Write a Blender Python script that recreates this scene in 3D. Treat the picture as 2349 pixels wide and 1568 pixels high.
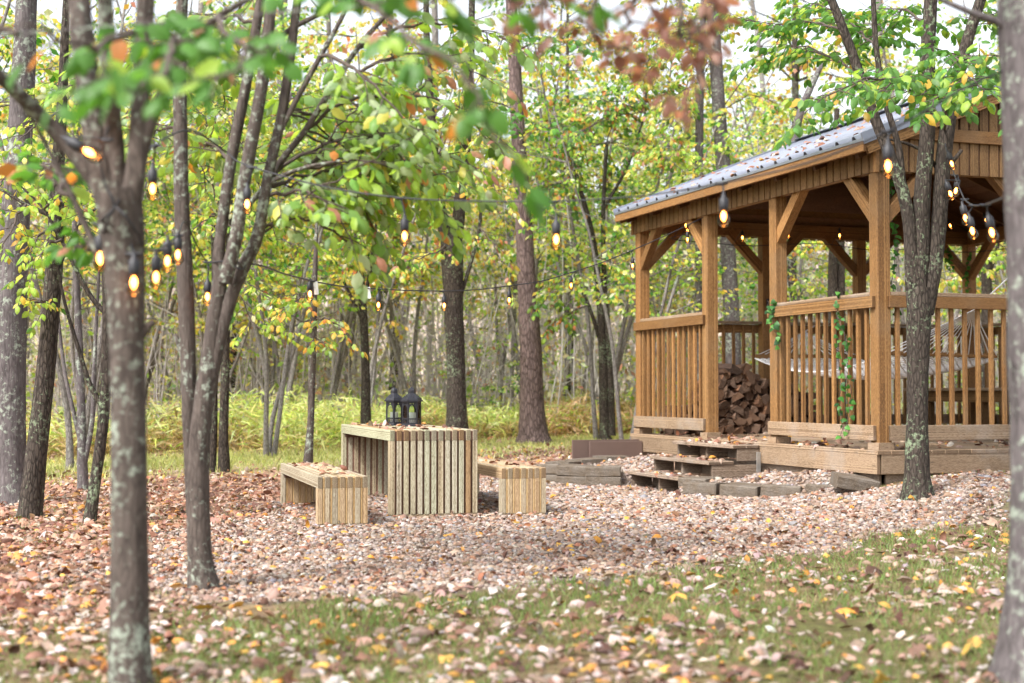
import bpy, bmesh, math, random
import numpy as np
from mathutils import Vector, Matrix

for _o in list(bpy.data.objects):
    bpy.data.objects.remove(_o)
SC = bpy.context.scene
COL = SC.collection
R = math.radians

# ------------------------------------------------------------------ camera
CAM_Z = 1.05
PITCH = R(2.0)
FPX = 3261.0            # focal length in pixels of a 2349 px wide picture
cam = bpy.data.cameras.new("camera")
cam_o = bpy.data.objects.new("camera", cam)
COL.objects.link(cam_o)
cam.sensor_width = 36.0
cam.lens = 49.98
cam.clip_start = 0.05
cam.clip_end = 600.0
cam_o.location = (0, 0, CAM_Z)
cam_o.rotation_euler = (R(90) + PITCH, 0, 0)
cam.dof.use_dof = True
cam.dof.focus_distance = 12.4
cam.dof.aperture_fstop = 1.8
cam.dof.aperture_blades = 9
SC.camera = cam_o

# ------------------------------------------------------------------ world, sun, exposure
SUN_EL, SUN_AZ = R(50), R(222)      # azimuth clockwise from +Y: from the side of the near trunk, a little behind the camera
world = bpy.data.worlds.new("World")
SC.world = world
world.use_nodes = True
_nt = world.node_tree
_bg = _nt.nodes["Background"]
_sky = _nt.nodes.new("ShaderNodeTexSky")
_sky.sky_type = 'NISHITA'
_sky.sun_disc = False
_sky.sun_elevation = SUN_EL
_sky.sun_rotation = SUN_AZ
_sky.air_density = 1.0
_sky.dust_density = 4.0
_sky.ozone_density = 1.0
_hsv = _nt.nodes.new("ShaderNodeHueSaturation")     # bright overcast: the blue is almost gone
_hsv.inputs["Saturation"].default_value = 0.28
_nt.links.new(_sky.outputs[0], _hsv.inputs["Color"])
_nt.links.new(_hsv.outputs[0], _bg.inputs["Color"])
_bg.inputs["Strength"].default_value = 0.115
sun = bpy.data.lights.new("sun", 'SUN')
sun.energy = 1.5
sun.angle = R(10)
sun.color = (1.0, 0.965, 0.93)
sun_o = bpy.data.objects.new("sun", sun)
COL.objects.link(sun_o)
_sd = Vector((math.sin(SUN_AZ) * math.cos(SUN_EL), math.cos(SUN_AZ) * math.cos(SUN_EL), math.sin(SUN_EL)))
sun_o.rotation_euler = _sd.to_track_quat('Z', 'Y').to_euler()
sun_o.location = _sd * 50
SC.view_settings.view_transform = 'Standard'
SC.view_settings.look = 'None'
SC.view_settings.gamma = 1.0
SC.view_settings.exposure = 1.82
SC.view_settings.use_curve_mapping = False
SC.render.engine = 'CYCLES'
cy = SC.cycles
cy.max_bounces = 7
cy.diffuse_bounces = 3
cy.glossy_bounces = 2
cy.transmission_bounces = 5
cy.transparent_max_bounces = 10
cy.use_denoising = True
cy.use_adaptive_sampling = True
cy.adaptive_threshold = 0.015
cy.caustics_reflective = False
cy.caustics_refractive = False
cy.sample_clamp_indirect = 6.0

# ------------------------------------------------------------------ helpers: scene
def unproj(x, y, d):
    """point at world depth d (along +Y) seen at pixel (x, y) of the 2349x1568 picture"""
    a = (x - 1174.5) / FPX
    b = (784.0 - y) / FPX
    c, s = math.cos(PITCH), math.sin(PITCH)
    v = Vector((a, c - b * s, s + b * c))
    k = d / v.y
    return Vector((v.x * k, d, CAM_Z + v.z * k))

def link(o, parent=None):
    COL.objects.link(o)
    if parent is not None:
        o.parent = parent
    return o

def tag(o, label=None, cat=None, group=None, kind=None):
    if label: o["label"] = label
    if cat: o["category"] = cat
    if group: o["group"] = group
    if kind: o["kind"] = kind
    return o

def thing(name, label, cat, loc=(0, 0, 0), rotz=0.0, group=None):
    o = bpy.data.objects.new(name, None)
    o.empty_display_size = 0.1
    link(o)
    o.location = loc
    o.rotation_euler = (0, 0, rotz)
    return tag(o, label, cat, group)

def mesh_np(name, V, faces, cols=None, smooth=False, mats=(), midx=None):
    """V (n,3); faces: list of int arrays (m,k)"""
    me = bpy.data.meshes.new(name)
    V = np.asarray(V, dtype=np.float32)
    me.vertices.add(len(V))
    me.vertices.foreach_set("co", V.ravel())
    faces = [np.asarray(f, dtype=np.int32) for f in faces if len(f)]
    nl = sum(f.size for f in faces)
    npoly = sum(len(f) for f in faces)
    me.loops.add(nl)
    me.loops.foreach_set("vertex_index", np.concatenate([f.ravel() for f in faces]))
    me.polygons.add(npoly)
    st, k = [], 0
    for f in faces:
        st.append(k + np.arange(len(f)) * f.shape[1])
        k += f.size
    me.polygons.foreach_set("loop_start", np.concatenate(st).astype(np.int32))
    if smooth:
        me.polygons.foreach_set("use_smooth", np.ones(npoly, dtype=bool))
    if midx is not None:
        me.polygons.foreach_set("material_index", np.asarray(midx, dtype=np.int32))
    me.update(calc_edges=True)
    if cols is not None:
        a = me.color_attributes.new("col", 'FLOAT_COLOR', 'POINT')
        c = np.ones((len(V), 4), dtype=np.float32)
        c[:, :3] = cols
        a.data.foreach_set("color", c.ravel())
    for m in mats:
        me.materials.append(m)
    return me

def obj(name, me, parent=None, loc=None, rot=None):
    o = bpy.data.objects.new(name, me)
    link(o, parent)
    if loc is not None: o.location = loc
    if rot is not None: o.rotation_euler = rot
    return o

_boxcache = {}
def box_mesh(sx, sy, sz, m, bev=0.003):
    key = (round(sx, 4), round(sy, 4), round(sz, 4), m.name, bev)
    if key in _boxcache: return _boxcache[key]
    bm = bmesh.new()
    bmesh.ops.create_cube(bm, size=1.0, matrix=Matrix.Diagonal((sx, sy, sz, 1)))
    if bev:
        bmesh.ops.bevel(bm, geom=bm.edges[:], offset=min(bev, 0.3 * min(sx, sy, sz)), segments=1, affect='EDGES')
    me = bpy.data.meshes.new("board")
    bm.to_mesh(me); bm.free()
    me.materials.append(m)
    _boxcache[key] = me
    return me

def board(name, p0, p1, wid, thk, m, parent=None, up=(0, 0, 1), bev=0.003):
    """timber from p0 to p1 (centre line); wid across, thk along 'up'"""
    p0, p1 = Vector(p0), Vector(p1)
    x = (p1 - p0)
    L = x.length
    x.normalize()
    z = Vector(up)
    z = (z - x * z.dot(x)).normalized()
    y = z.cross(x)
    M = Matrix((x, y, z)).transposed().to_4x4()
    M.translation = (p0 + p1) / 2
    o = bpy.data.objects.new(name, box_mesh(L, wid, thk, m, bev))
    link(o, parent)
    o.matrix_local = M
    return o

# ------------------------------------------------------------------ helpers: node materials
class NT:
    def __init__(self, name):
        self.m = bpy.data.materials.new(name)
        self.m.use_nodes = True
        self.t = self.m.node_tree
        self.b = self.t.nodes["Principled BSDF"]
        self.out = self.t.nodes["Material Output"]
    def n(self, kind, **kw):
        nd = self.t.nodes.new("ShaderNode" + kind)
        for k, v in kw.items():
            if k.startswith("i_"):
                key = k[2:].replace("_", " ")
                nd.inputs[int(key) if key.isdigit() else key].default_value = v
            else:
                setattr(nd, k, v)
        return nd
    def l(self, a, b): self.t.links.new(a, b)
    def math(self, op, a, b=None, clamp=False):
        nd = self.n("Math", operation=op, use_clamp=clamp)
        for i, v in enumerate((a, b)):
            if v is None: continue
            if isinstance(v, (int, float)): nd.inputs[i].default_value = v
            else: self.l(v, nd.inputs[i])
        return nd.outputs[0]
    def mix(self, f, a, b, mode='MIX'):
        nd = self.n("MixRGB", blend_type=mode)
        for i, v in zip((0, 1, 2), (f, a, b)):
            if isinstance(v, (int, float)): nd.inputs[i].default_value = v
            elif isinstance(v, tuple): nd.inputs[i].default_value = (*v[:3], 1)
            else: self.l(v, nd.inputs[i])
        return nd.outputs[0]
    def ramp(self, f, stops, interp='LINEAR'):
        nd = self.n("ValToRGB")
        cr = nd.color_ramp
        cr.interpolation = interp
        while len(cr.elements) < len(stops): cr.elements.new(0.5)
        for e, (p, c) in zip(cr.elements, stops):
            e.position = p
            e.color = (*c, 1) if len(c) == 3 else c
        self.l(f, nd.inputs[0])
        return nd.outputs[0]
    def mapping(self, vec, scale=(1, 1, 1), loc=(0, 0, 0)):
        nd = self.n("Mapping")
        nd.inputs["Scale"].default_value = scale
        nd.inputs["Location"].default_value = loc
        self.l(vec, nd.inputs["Vector"])
        return nd.outputs[0]
    def noise(self, vec, scale, detail=4, rough=0.55, out=0):
        nd = self.n("TexNoise")
        nd.inputs["Scale"].default_value = scale
        nd.inputs["Detail"].default_value = detail
        nd.inputs["Roughness"].default_value = rough
        if vec is not None: self.l(vec, nd.inputs["Vector"])
        return nd.outputs[out]
    def bump(self, h, strength=0.3, dist=0.01):
        nd = self.n("Bump")
        nd.inputs["Strength"].default_value = strength
        nd.inputs["Distance"].default_value = dist
        self.l(h, nd.inputs["Height"])
        self.l(nd.outputs[0], self.b.inputs["Normal"])
        return nd.outputs[0]
    def set(self, **kw):
        for k, v in kw.items():
            k = k.replace("_", " ")
            if isinstance(v, (int, float)): self.b.inputs[k].default_value = v
            elif isinstance(v, tuple): self.b.inputs[k].default_value = (*v, 1) if len(v) == 3 else v
            else: self.l(v, self.b.inputs[k])

def wood_mat(name, dark, mid, light, variants, weather=None, rings=1.0, rough=0.62):
    """timber with rings round the board's own long axis (so ends show end grain) and a per-board tint"""
    N = NT(name)
    tc = N.n("TexCoord").outputs["Object"]
    rnd = N.n("ObjectInfo").outputs["Random"]
    wn = N.n("TexWhiteNoise", noise_dimensions='1D')
    N.l(rnd, wn.inputs["W"])
    off = N.n("VectorMath", operation='MULTIPLY')
    N.l(wn.outputs["Color"], off.inputs[0]); off.inputs[1].default_value = (7.0, 0.16, 0.12)
    add = N.n("VectorMath", operation='ADD')
    N.l(tc, add.inputs[0]); N.l(off.outputs[0], add.inputs[1])
    p = N.mapping(add.outputs[0], (0.10, 1, 1), (0, -0.08, -0.06))
    wv = N.n("TexWave", wave_type='RINGS', rings_direction='X')
    wv.inputs["Scale"].default_value = 34 * rings
    wv.inputs["Distortion"].default_value = 5.0
    wv.inputs["Detail"].default_value = 2.0
    wv.inputs["Detail Scale"].default_value = 9.0
    N.l(p, wv.inputs["Vector"])
    st = N.noise(N.mapping(add.outputs[0], (3, 120, 120)), 1.0, 3)
    big = N.noise(N.mapping(add.outputs[0], (1.5, 9, 9)), 1.0, 3)
    f = N.math('ADD', N.math('MULTIPLY', wv.outputs["Fac"], 0.5), N.math('MULTIPLY', st, 0.34))
    f = N.math('ADD', f, N.math('MULTIPLY', big, 0.3))
    c = N.ramp(f, [(0.25, dark), (0.52, mid), (0.85, light)])
    # cut ends soak up more dirt than the faces: end grain is darker
    ob = N.n("VectorTransform", vector_type='NORMAL', convert_from='WORLD', convert_to='OBJECT')
    N.l(N.n("NewGeometry").outputs["True Normal"], ob.inputs[0])
    sx = N.n("SeparateXYZ"); N.l(ob.outputs[0], sx.inputs[0])
    endf = N.math('GREATER_THAN', N.math('ABSOLUTE', sx.outputs[0]), 0.8)
    ringc = N.ramp(wv.outputs["Fac"], [(0.2, tuple(v * 0.75 for v in dark)), (0.8, tuple(v * 0.8 for v in mid))])
    c = N.mix(endf, c, ringc)
    tint = N.ramp(wn.outputs["Value"], variants, 'LINEAR')
    c = N.mix(1.0, c, tint, 'MULTIPLY')
    # knots
    vo = N.n("TexVoronoi", feature='F1')
    vo.inputs["Scale"].default_value = 1.0
    N.l(N.mapping(add.outputs[0], (2.2, 9, 9)), vo.inputs["Vector"])
    kn = N.ramp(vo.outputs["Distance"], [(0.0, (1, 1, 1)), (0.10, (0, 0, 0))])
    c = N.mix(N.math('MULTIPLY', kn, 0.75), c, tuple(v * 0.35 for v in dark))
    if weather:
        geo = N.n("NewGeometry")
        wz = N.noise(geo.outputs["Position"], 1.7, 5, 0.65)
        wz = N.ramp(wz, [(0.5, (0, 0, 0)), (0.72, (1, 1, 1))])
        c = N.mix(N.math('MULTIPLY', wz, 0.55), c, weather)
    N.set(Base_Color=c, Roughness=rough)
    N.b.inputs["Specular IOR Level"].default_value = 0.3
    N.bump(f, 0.35, 0.004)
    return N.m

M = {}
M["cedar"] = wood_mat("stained_cedar", (0.095, 0.043, 0.014), (0.235, 0.115, 0.037), (0.355, 0.197, 0.076),
                      [(0.0, (0.60, 0.58, 0.57)), (0.35, (0.95, 0.92, 0.9)), (0.7, (0.85, 0.86, 0.88)), (1.0, (1.22, 1.2, 1.18))], weather=(0.19, 0.125, 0.07))
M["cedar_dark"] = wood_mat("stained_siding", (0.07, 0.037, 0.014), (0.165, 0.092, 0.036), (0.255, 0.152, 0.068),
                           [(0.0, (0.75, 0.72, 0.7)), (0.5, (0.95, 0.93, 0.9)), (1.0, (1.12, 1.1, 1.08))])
M["ceiling"] = wood_mat("shade_toned_ceiling_wood", (0.05, 0.022, 0.010), (0.10, 0.045, 0.020), (0.15, 0.07, 0.032),  # shade under the roof is put into this wood's darker colour
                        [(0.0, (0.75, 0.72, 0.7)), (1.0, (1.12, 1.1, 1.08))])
M["weathered"] = wood_mat("weathered_deck_wood", (0.11, 0.07, 0.042), (0.25, 0.17, 0.105), (0.36, 0.265, 0.18),
                          [(0.0, (0.75, 0.75, 0.75)), (0.5, (0.95, 0.95, 0.95)), (1.0, (1.15, 1.12, 1.1))],
                          weather=(0.34, 0.31, 0.28))
M["step_wood"] = wood_mat("grey_step_wood", (0.08, 0.055, 0.038), (0.20, 0.145, 0.105), (0.34, 0.27, 0.21),
                          [(0.0, (0.8, 0.8, 0.8)), (1.0, (1.15, 1.12, 1.1))], weather=(0.30, 0.28, 0.26))
M["pine"] = wood_mat("treated_pine", (0.16, 0.122, 0.08), (0.375, 0.33, 0.24), (0.52, 0.475, 0.37),
                     [(0.0, (0.62, 0.50, 0.40)), (0.10, (0.80, 0.54, 0.34)), (0.18, (0.92, 0.92, 0.86)), (0.4, (1.0, 0.92, 0.82)),
                      (0.6, (0.88, 1.0, 0.90)), (0.8, (0.98, 1.0, 1.0)), (1.0, (0.9, 0.86, 0.84))], rings=1.1)
M["pine_warm"] = wood_mat("fresh_pine", (0.175, 0.12, 0.075), (0.385, 0.315, 0.222), (0.52, 0.45, 0.345),
                          [(0.0, (0.66, 0.56, 0.48)), (0.15, (1.0, 0.82, 0.62)), (0.5, (1.0, 0.95, 0.88)), (0.75, (0.86, 0.9, 0.9)), (1.0, (1.05, 0.95, 0.8))], rings=1.1)
M["strip"] = wood_mat("yellow_pine_strip", (0.33, 0.21, 0.095), (0.50, 0.36, 0.185), (0.60, 0.47, 0.285),
                      [(0.0, (0.8, 0.72, 0.62)), (1.0, (1.1, 1.05, 1.0))])
M["spacer"] = wood_mat("dark_spacer_wood", (0.10, 0.05, 0.035), (0.17, 0.09, 0.06), (0.25, 0.14, 0.09),
                       [(0.0, (0.7, 0.7, 0.7)), (1.0, (1.2, 1.2, 1.2))])

def flat_mat(name, c, rough=0.5, metal=0.0, var=0.25, scale=30, spec=0.5, bump=0.0):
    N = NT(name)
    tc = N.n("TexCoord").outputs["Object"]
    nz = N.noise(tc, scale, 5, 0.6)
    c2 = N.mix(nz, tuple(v * (1 - var) for v in c), tuple(min(1, v * (1 + var)) for v in c))
    N.set(Base_Color=c2, Roughness=rough, Metallic=metal)
    N.b.inputs["Specular IOR Level"].default_value = spec
    if bump: N.bump(nz, bump, 0.01)
    return N.m

M["black_metal"] = flat_mat("black_metal", (0.018, 0.018, 0.024), 0.42, 0.3)
M["black_rubber"] = flat_mat("black_rubber", (0.016, 0.016, 0.02), 0.55)
M["candle"] = flat_mat("white_wax", (0.82, 0.80, 0.76), 0.5, var=0.04)
M["galv"] = flat_mat("galvanised_steel", (0.45, 0.45, 0.44), 0.45, 0.8)
M["rope"] = flat_mat("white_rope", (0.78, 0.78, 0.80), 0.85, var=0.12, scale=200)
M["paper"] = flat_mat("paper_tag", (0.6, 0.6, 0.58), 0.7)
M["dark_slab"] = flat_mat("dark_slab", (0.03, 0.03, 0.035), 0.5)
M["panel_brown"] = flat_mat("brown_panel", (0.115, 0.075, 0.062), 0.55, var=0.12, scale=6)

def bark_mat(name, dark, light, lichen=0.35, scale=1.0, smooth=False, lichen_col=(0.36, 0.42, 0.34)):
    N = NT(name)
    tc = N.n("TexCoord").outputs["Object"]
    rnd = N.n("ObjectInfo").outputs["Random"]
    mp = N.mapping(tc, (30 * scale, 30 * scale, 7 * scale))
    n1 = N.noise(mp, 1.0, 6, 0.65)
    vo = N.n("TexVoronoi", feature='DISTANCE_TO_EDGE')
    vo.inputs["Scale"].default_value = 1.0
    N.l(N.mapping(tc, (38 * scale, 38 * scale, 11 * scale)), vo.inputs["Vector"])
    ed = N.ramp(vo.outputs["Distance"], [(0.0, (0, 0, 0)), (0.22, (1, 1, 1))])
    wob = N.noise(tc, 5.0 * scale, 3, 0.6)
    crack = 0.16 if smooth else 0.4
    h = N.math('ADD', N.math('MULTIPLY', n1, 0.7), N.math('ADD', N.math('MULTIPLY', ed, crack), N.math('MULTIPLY', wob, 0.28 if smooth else 0.05)))
    fur = N.noise(N.mapping(tc, (60 * scale, 60 * scale, 3.5 * scale)), 1.0, 4, 0.6)
    h = N.math('ADD', N.math('MULTIPLY', h, 0.8), N.math('MULTIPLY', fur, 0.22))
    c = N.ramp(h, [(0.36, dark), (0.84, light)])
    blot = N.noise(tc, 2.3 * scale, 4, 0.6)
    c = N.mix(N.ramp(blot, [(0.4, (0, 0, 0)), (0.7, (1, 1, 1))]), c, N.mix(0.5, c, tuple(0.5 * (a + b) * 0.7 for a, b in zip(dark, light))))
    if lichen:
        ln = N.noise(tc, 30.0 * scale, 6, 0.66)
        lo = N.noise(tc, 2.6, 3, 0.6)
        lf = N.math('ADD', N.math('MULTIPLY', ln, 0.75), N.math('MULTIPLY', lo, 0.45))
        t0 = 0.78 - 0.3 * lichen
        lf = N.ramp(lf, [(t0, (0, 0, 0)), (t0 + 0.10, (1, 1, 1))])
        c = N.mix(N.math('MULTIPLY', lf, 0.7), c, lichen_col)
    N.set(Base_Color=c, Roughness=0.85)
    N.b.inputs["Specular IOR Level"].default_value = 0.2
    N.bump(N.math('ADD', h, N.math('MULTIPLY', fur, 0.5)), 0.8 if smooth else 1.0, 0.012 / scale)
    return N.m

M["bark_smooth"] = bark_mat("dogwood_bark", (0.026, 0.020, 0.017), (0.155, 0.125, 0.108), 0.48, smooth=True)
M["bark_grey"] = bark_mat("grey_lichen_bark", (0.036, 0.030, 0.030), (0.20, 0.175, 0.175), 0.46, 0.8, smooth=True)
M["bark_dark"] = bark_mat("dark_mossy_bark", (0.013, 0.010, 0.008), (0.092, 0.073, 0.06), 0.42, lichen_col=(0.25, 0.32, 0.2))
M["bark_plate"] = bark_mat("plated_pine_bark", (0.04, 0.026, 0.024), (0.23, 0.165, 0.155), 0.12, 0.6)
M["bark_far"] = bark_mat("woodland_bark", (0.10, 0.088, 0.083), (0.34, 0.31, 0.295), 0.38)
M["twig"] = flat_mat("twig", (0.085, 0.065, 0.055), 0.85, var=0.4, scale=20, spec=0.2)
M["pale_wood"] = flat_mat("bared_wood", (0.52, 0.44, 0.38), 0.8, var=0.3, scale=12)

def leaf_mat(name, trans=0.42, attr=True, stops=None, rough=0.45, hue_var=0.0):
    N = NT(name)
    if attr:
        c = N.n("Attribute", attribute_name="col").outputs["Color"]
    else:
        rnd = N.n("ObjectInfo").outputs["Random"]
        c = N.ramp(rnd, stops)
    tc = N.n("TexCoord").outputs["Object"]
    nz = N.noise(tc, 40, 3, 0.6)
    c = N.mix(0.55, c, N.ramp(nz, [(0.25, (0.62, 0.60, 0.55)), (0.75, (1.35, 1.35, 1.3))]), 'MULTIPLY')
    if hue_var:
        r2 = N.n("ObjectInfo").outputs["Random"]
        hs = N.n("HueSaturation")
        N.l(N.math('ADD', N.math('MULTIPLY', r2, hue_var), 0.5 - hue_var / 2), hs.inputs["Hue"])
        N.l(c, hs.inputs["Color"])
        c = hs.outputs[0]
    N.set(Base_Color=c, Roughness=rough)
    N.b.inputs["Specular IOR Level"].default_value = 0.35
    tr = N.n("BsdfTranslucent")
    N.l(N.mix(1.0, c, (1.45, 1.4, 0.75), 'MULTIPLY'), tr.inputs["Color"])
    ms = N.n("MixShader")
    ms.inputs[0].default_value = trans
    N.l(N.b.outputs[0], ms.inputs[1]); N.l(tr.outputs[0], ms.inputs[2])
    N.l(ms.outputs[0], N.out.inputs["Surface"])
    return N.m

M["leaf"] = leaf_mat("tree_leaf", 0.52, hue_var=0.0)
M["leaf_far"] = leaf_mat("woodland_leaf", 0.5, hue_var=0.04)
M["litter"] = leaf_mat("fallen_leaf", 0.12, rough=0.6)
M["grass"] = leaf_mat("grass_blade", 0.35, rough=0.5)

# ------------------------------------------------------------------ helpers: organic geometry
def spline(P, n):
    """Catmull-Rom through P (k,c) resampled to n rows"""
    P = np.asarray(P, float)
    if len(P) == 2:
        t = np.linspace(0, 1, n)[:, None]
        return P[0] * (1 - t) + P[1] * t
    Q = np.vstack([2 * P[0] - P[1], P, 2 * P[-1] - P[-2]])
    u = np.linspace(0, len(P) - 1 - 1e-6, n)
    i = u.astype(int)
    t = (u - i)[:, None]
    a, b, c, d = Q[i], Q[i + 1], Q[i + 2], Q[i + 3]
    return 0.5 * ((2 * b) + (-a + c) * t + (2 * a - 5 * b + 4 * c - d) * t ** 2 + (-a + 3 * b - 3 * c + d) * t ** 3)

class Wood:
    """collects tubes into one mesh"""
    def __init__(self, rng):
        self.V, self.F, self.k, self.rng = [], [], 0, rng
    def tube(self, P, rad, ns=6, jitter=0.0, cap=True):
        P = np.asarray(P, float); rad = np.asarray(rad, float)
        n = len(P)
        T = np.gradient(P, axis=0)
        T /= np.linalg.norm(T, axis=1)[:, None] + 1e-9
        ref = np.array([1.0, 0.13, 0.07]) if abs(T[0][0]) < 0.8 else np.array([0.0, 1.0, 0.1])
        A = ref - T * (T @ ref)[:, None]
        A /= np.linalg.norm(A, axis=1)[:, None] + 1e-9
        B = np.cross(T, A)
        an = np.linspace(0, 2 * np.pi, ns, endpoint=False)
        rr = np.repeat(rad[:, None], ns, 1)
        if jitter:
            lob = self.rng.normal(0, 1, (max(3, n // 5), ns))
            idx = np.linspace(0, len(lob) - 1, n)
            i0 = idx.astype(int); i1 = np.minimum(i0 + 1, len(lob) - 1); f = (idx - i0)[:, None]
            rr = rr * (1 + jitter * (lob[i0] * (1 - f) + lob[i1] * f) + 0.35 * jitter * self.rng.normal(0, 1, (n, ns)))
        V = P[:, None, :] + rr[:, :, None] * (np.cos(an)[None, :, None] * A[:, None, :] + np.sin(an)[None, :, None] * B[:, None, :])
        i = np.arange(n - 1)[:, None] * ns
        j = np.arange(ns)[None, :]
        j2 = (j + 1) % ns
        q = np.stack([i + j, i + j2, i + ns + j2, i + ns + j], -1).reshape(-1, 4) + self.k
        self.V.append(V.reshape(-1, 3)); self.F.append(q)
        self.k += n * ns
    def mesh(self, name, m):
        return mesh_np(name, np.vstack(self.V), [np.vstack(self.F)], smooth=True, mats=(m,))

LEAF_HI_V = np.array([(0, 0, 0), (0.30, 0.27, -0.03), (0.33, 0, 0.05), (0.30, -0.27, -0.03),
                      (0.68, 0.23, -0.05), (0.70, 0, 0.03), (0.68, -0.23, -0.05), (1.0, 0, -0.10)], float)
LEAF_HI_T = np.array([(0, 2, 1), (0, 3, 2), (4, 5, 7), (5, 6, 7)])
LEAF_HI_Q = np.array([(1, 2, 5, 4), (2, 3, 6, 5)])
LEAF_LO_V = np.array([(0, 0, 0), (0.5, 0.30, -0.06), (1, 0, -0.08), (0.5, -0.30, 0.06)], float)
LEAF_LO_Q = np.array([(0, 3, 2, 1)])
LOBED_V = np.array([(0, 0, 0), (.18, .10, .02), (.12, .34, -.06), (.40, .16, .03), (.45, .48, -.08), (.66, .17, .02), (.78, .30, -.06),
                    (1.0, 0, -.12), (.80, -.28, .05), (.64, -.17, .02), (.47, -.46, -.08), (.40, -.15, .03), (.14, -.33, -.03), (.18, -.10, .02), (.5, 0, .06)], float)
LOBED_T = np.array([(14, i + 1, i) for i in range(0, 13)] + [(14, 0, 13)])

def frames(A, Nrm):
    A = A / (np.linalg.norm(A, axis=1)[:, None] + 1e-9)
    Nn = Nrm - A * np.sum(A * Nrm, 1)[:, None]
    Nn /= np.linalg.norm(Nn, axis=1)[:, None] + 1e-9
    B = np.cross(Nn, A)
    return np.stack([A, B, Nn], axis=1)       # rows: local x, y, z in world

def scatter_mesh(name, tmplV, tmplF, pos, Fr, size, cols, m, curl=None, rng=None, smooth=False, wmul=None):
    n, k = len(pos), len(tmplV)
    TV = np.repeat(tmplV[None], n, 0)
    if wmul is not None:
        TV = TV.copy(); TV[:, :, 1] *= wmul[:, None]
    if curl is not None:
        TV = TV.copy(); TV[:, :, 2] = TV[:, :, 2] * curl[:, None]
    V = np.einsum('nki,nij->nkj', TV * size[:, None, None], Fr) + pos[:, None, :]
    base = (np.arange(n) * k)[:, None, None]
    F = [(f[None] + base).reshape(-1, f.shape[1]) for f in tmplF]
    C = np.repeat(cols, k, axis=0).reshape(n, k, 3)
    if k == 8:      # paler midrib, browner margin and tip
        C = C * np.array([1.0, .90, 1.14, .90, .86, 1.10, .86, .74])[None, :, None]
        mixf = (np.random.default_rng(n).random(n) < .35)[:, None] * .45
        other = np.roll(cols, 7, axis=0)
        for e in (1, 4, 7): C[:, e] = C[:, e] * (1 - mixf) + other * mixf
    C = C.reshape(-1, 3)
    return mesh_np(name, V.reshape(-1, 3), F, cols=C, mats=(m,), smooth=smooth)

def pick(rng, pal, n, var=0.18):
    w = np.array([p[1] for p in pal], float); w /= w.sum()
    c = np.array([p[0] for p in pal], float)[rng.choice(len(pal), n, p=w)]
    c = c * (1 + var * rng.normal(0, 1, (n, 1))) * (1 + 0.22 * var * rng.normal(0, 1, (n, 3)))
    return np.clip(c, 0.005, 0.85)

class Leaves:
    def __init__(self): self.p, self.a, self.s = [], [], []
    def add(self, p, a, s): self.p.append(p); self.a.append(a); self.s.append(s)
    def arrays(self): return np.array(self.p), np.array(self.a), np.array(self.s)
    def mesh(self, name, rng, pal, m, hi=True, tilt=0.8):
        p, a, s = self.arrays()
        n = len(p)
        nr = np.array([0, -0.45, 1.0]) + rng.normal(0, tilt, (n, 3))
        Fr = frames(a, nr)
        c = pick(rng, pal, n)
        curl = rng.uniform(0.3, 2.2, n)
        if hi: return scatter_mesh(name, LEAF_HI_V, [LEAF_HI_T, LEAF_HI_Q], p, Fr, s, c, m, curl, smooth=True)
        return scatter_mesh(name, LEAF_LO_V, [LEAF_LO_Q], p, Fr, s, c, m, curl)

UP = np.array([0, 0, 1.0])
def unit(v): return v / (np.linalg.norm(v) + 1e-9)

def twig(rng, W, Lv, p, d, L, r, leaf, droop=0.25, gap=0.055, ns=4, bare=0.15):
    """a leafy shoot with opposite hanging leaves"""
    n = 5
    pts = [np.array(p, float)]
    d = unit(np.array(d, float))
    for i in range(n):
        d = unit(d + np.array([0, 0, -droop / n]) + rng.normal(0, 0.07, 3))
        pts.append(pts[-1] + d * L / n)
    P = np.array(pts)
    W.tube(P, np.linspace(r, r * 0.35, len(P)), ns)
    k = max(2, int(L * (1 - bare) / gap))
    for i in range(k):
        t = bare + (1 - bare) * (i + 0.5) / k
        x = t * n
        i0 = min(int(x), n - 1)
        q = P[i0] + (P[i0 + 1] - P[i0]) * (x - i0)
        tg = unit(P[i0 + 1] - P[i0])
        side = unit(np.cross(tg, UP) + 1e-6)
        for sg in (-1, 1):
            if rng.random() < 0.12: continue
            a = unit(0.55 * tg + sg * side * rng.uniform(0.4, 0.9) + np.array([0, 0, -rng.uniform(0.25, 1.0)]) + rng.normal(0, 0.18, 3))
            Lv.add(q + a * 0.012, a, leaf * rng.uniform(0.62, 1.15))
    Lv.add(P[-1], unit(d + np.array([0, 0, -0.6])), leaf * rng.uniform(0.7, 1.1))

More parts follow.
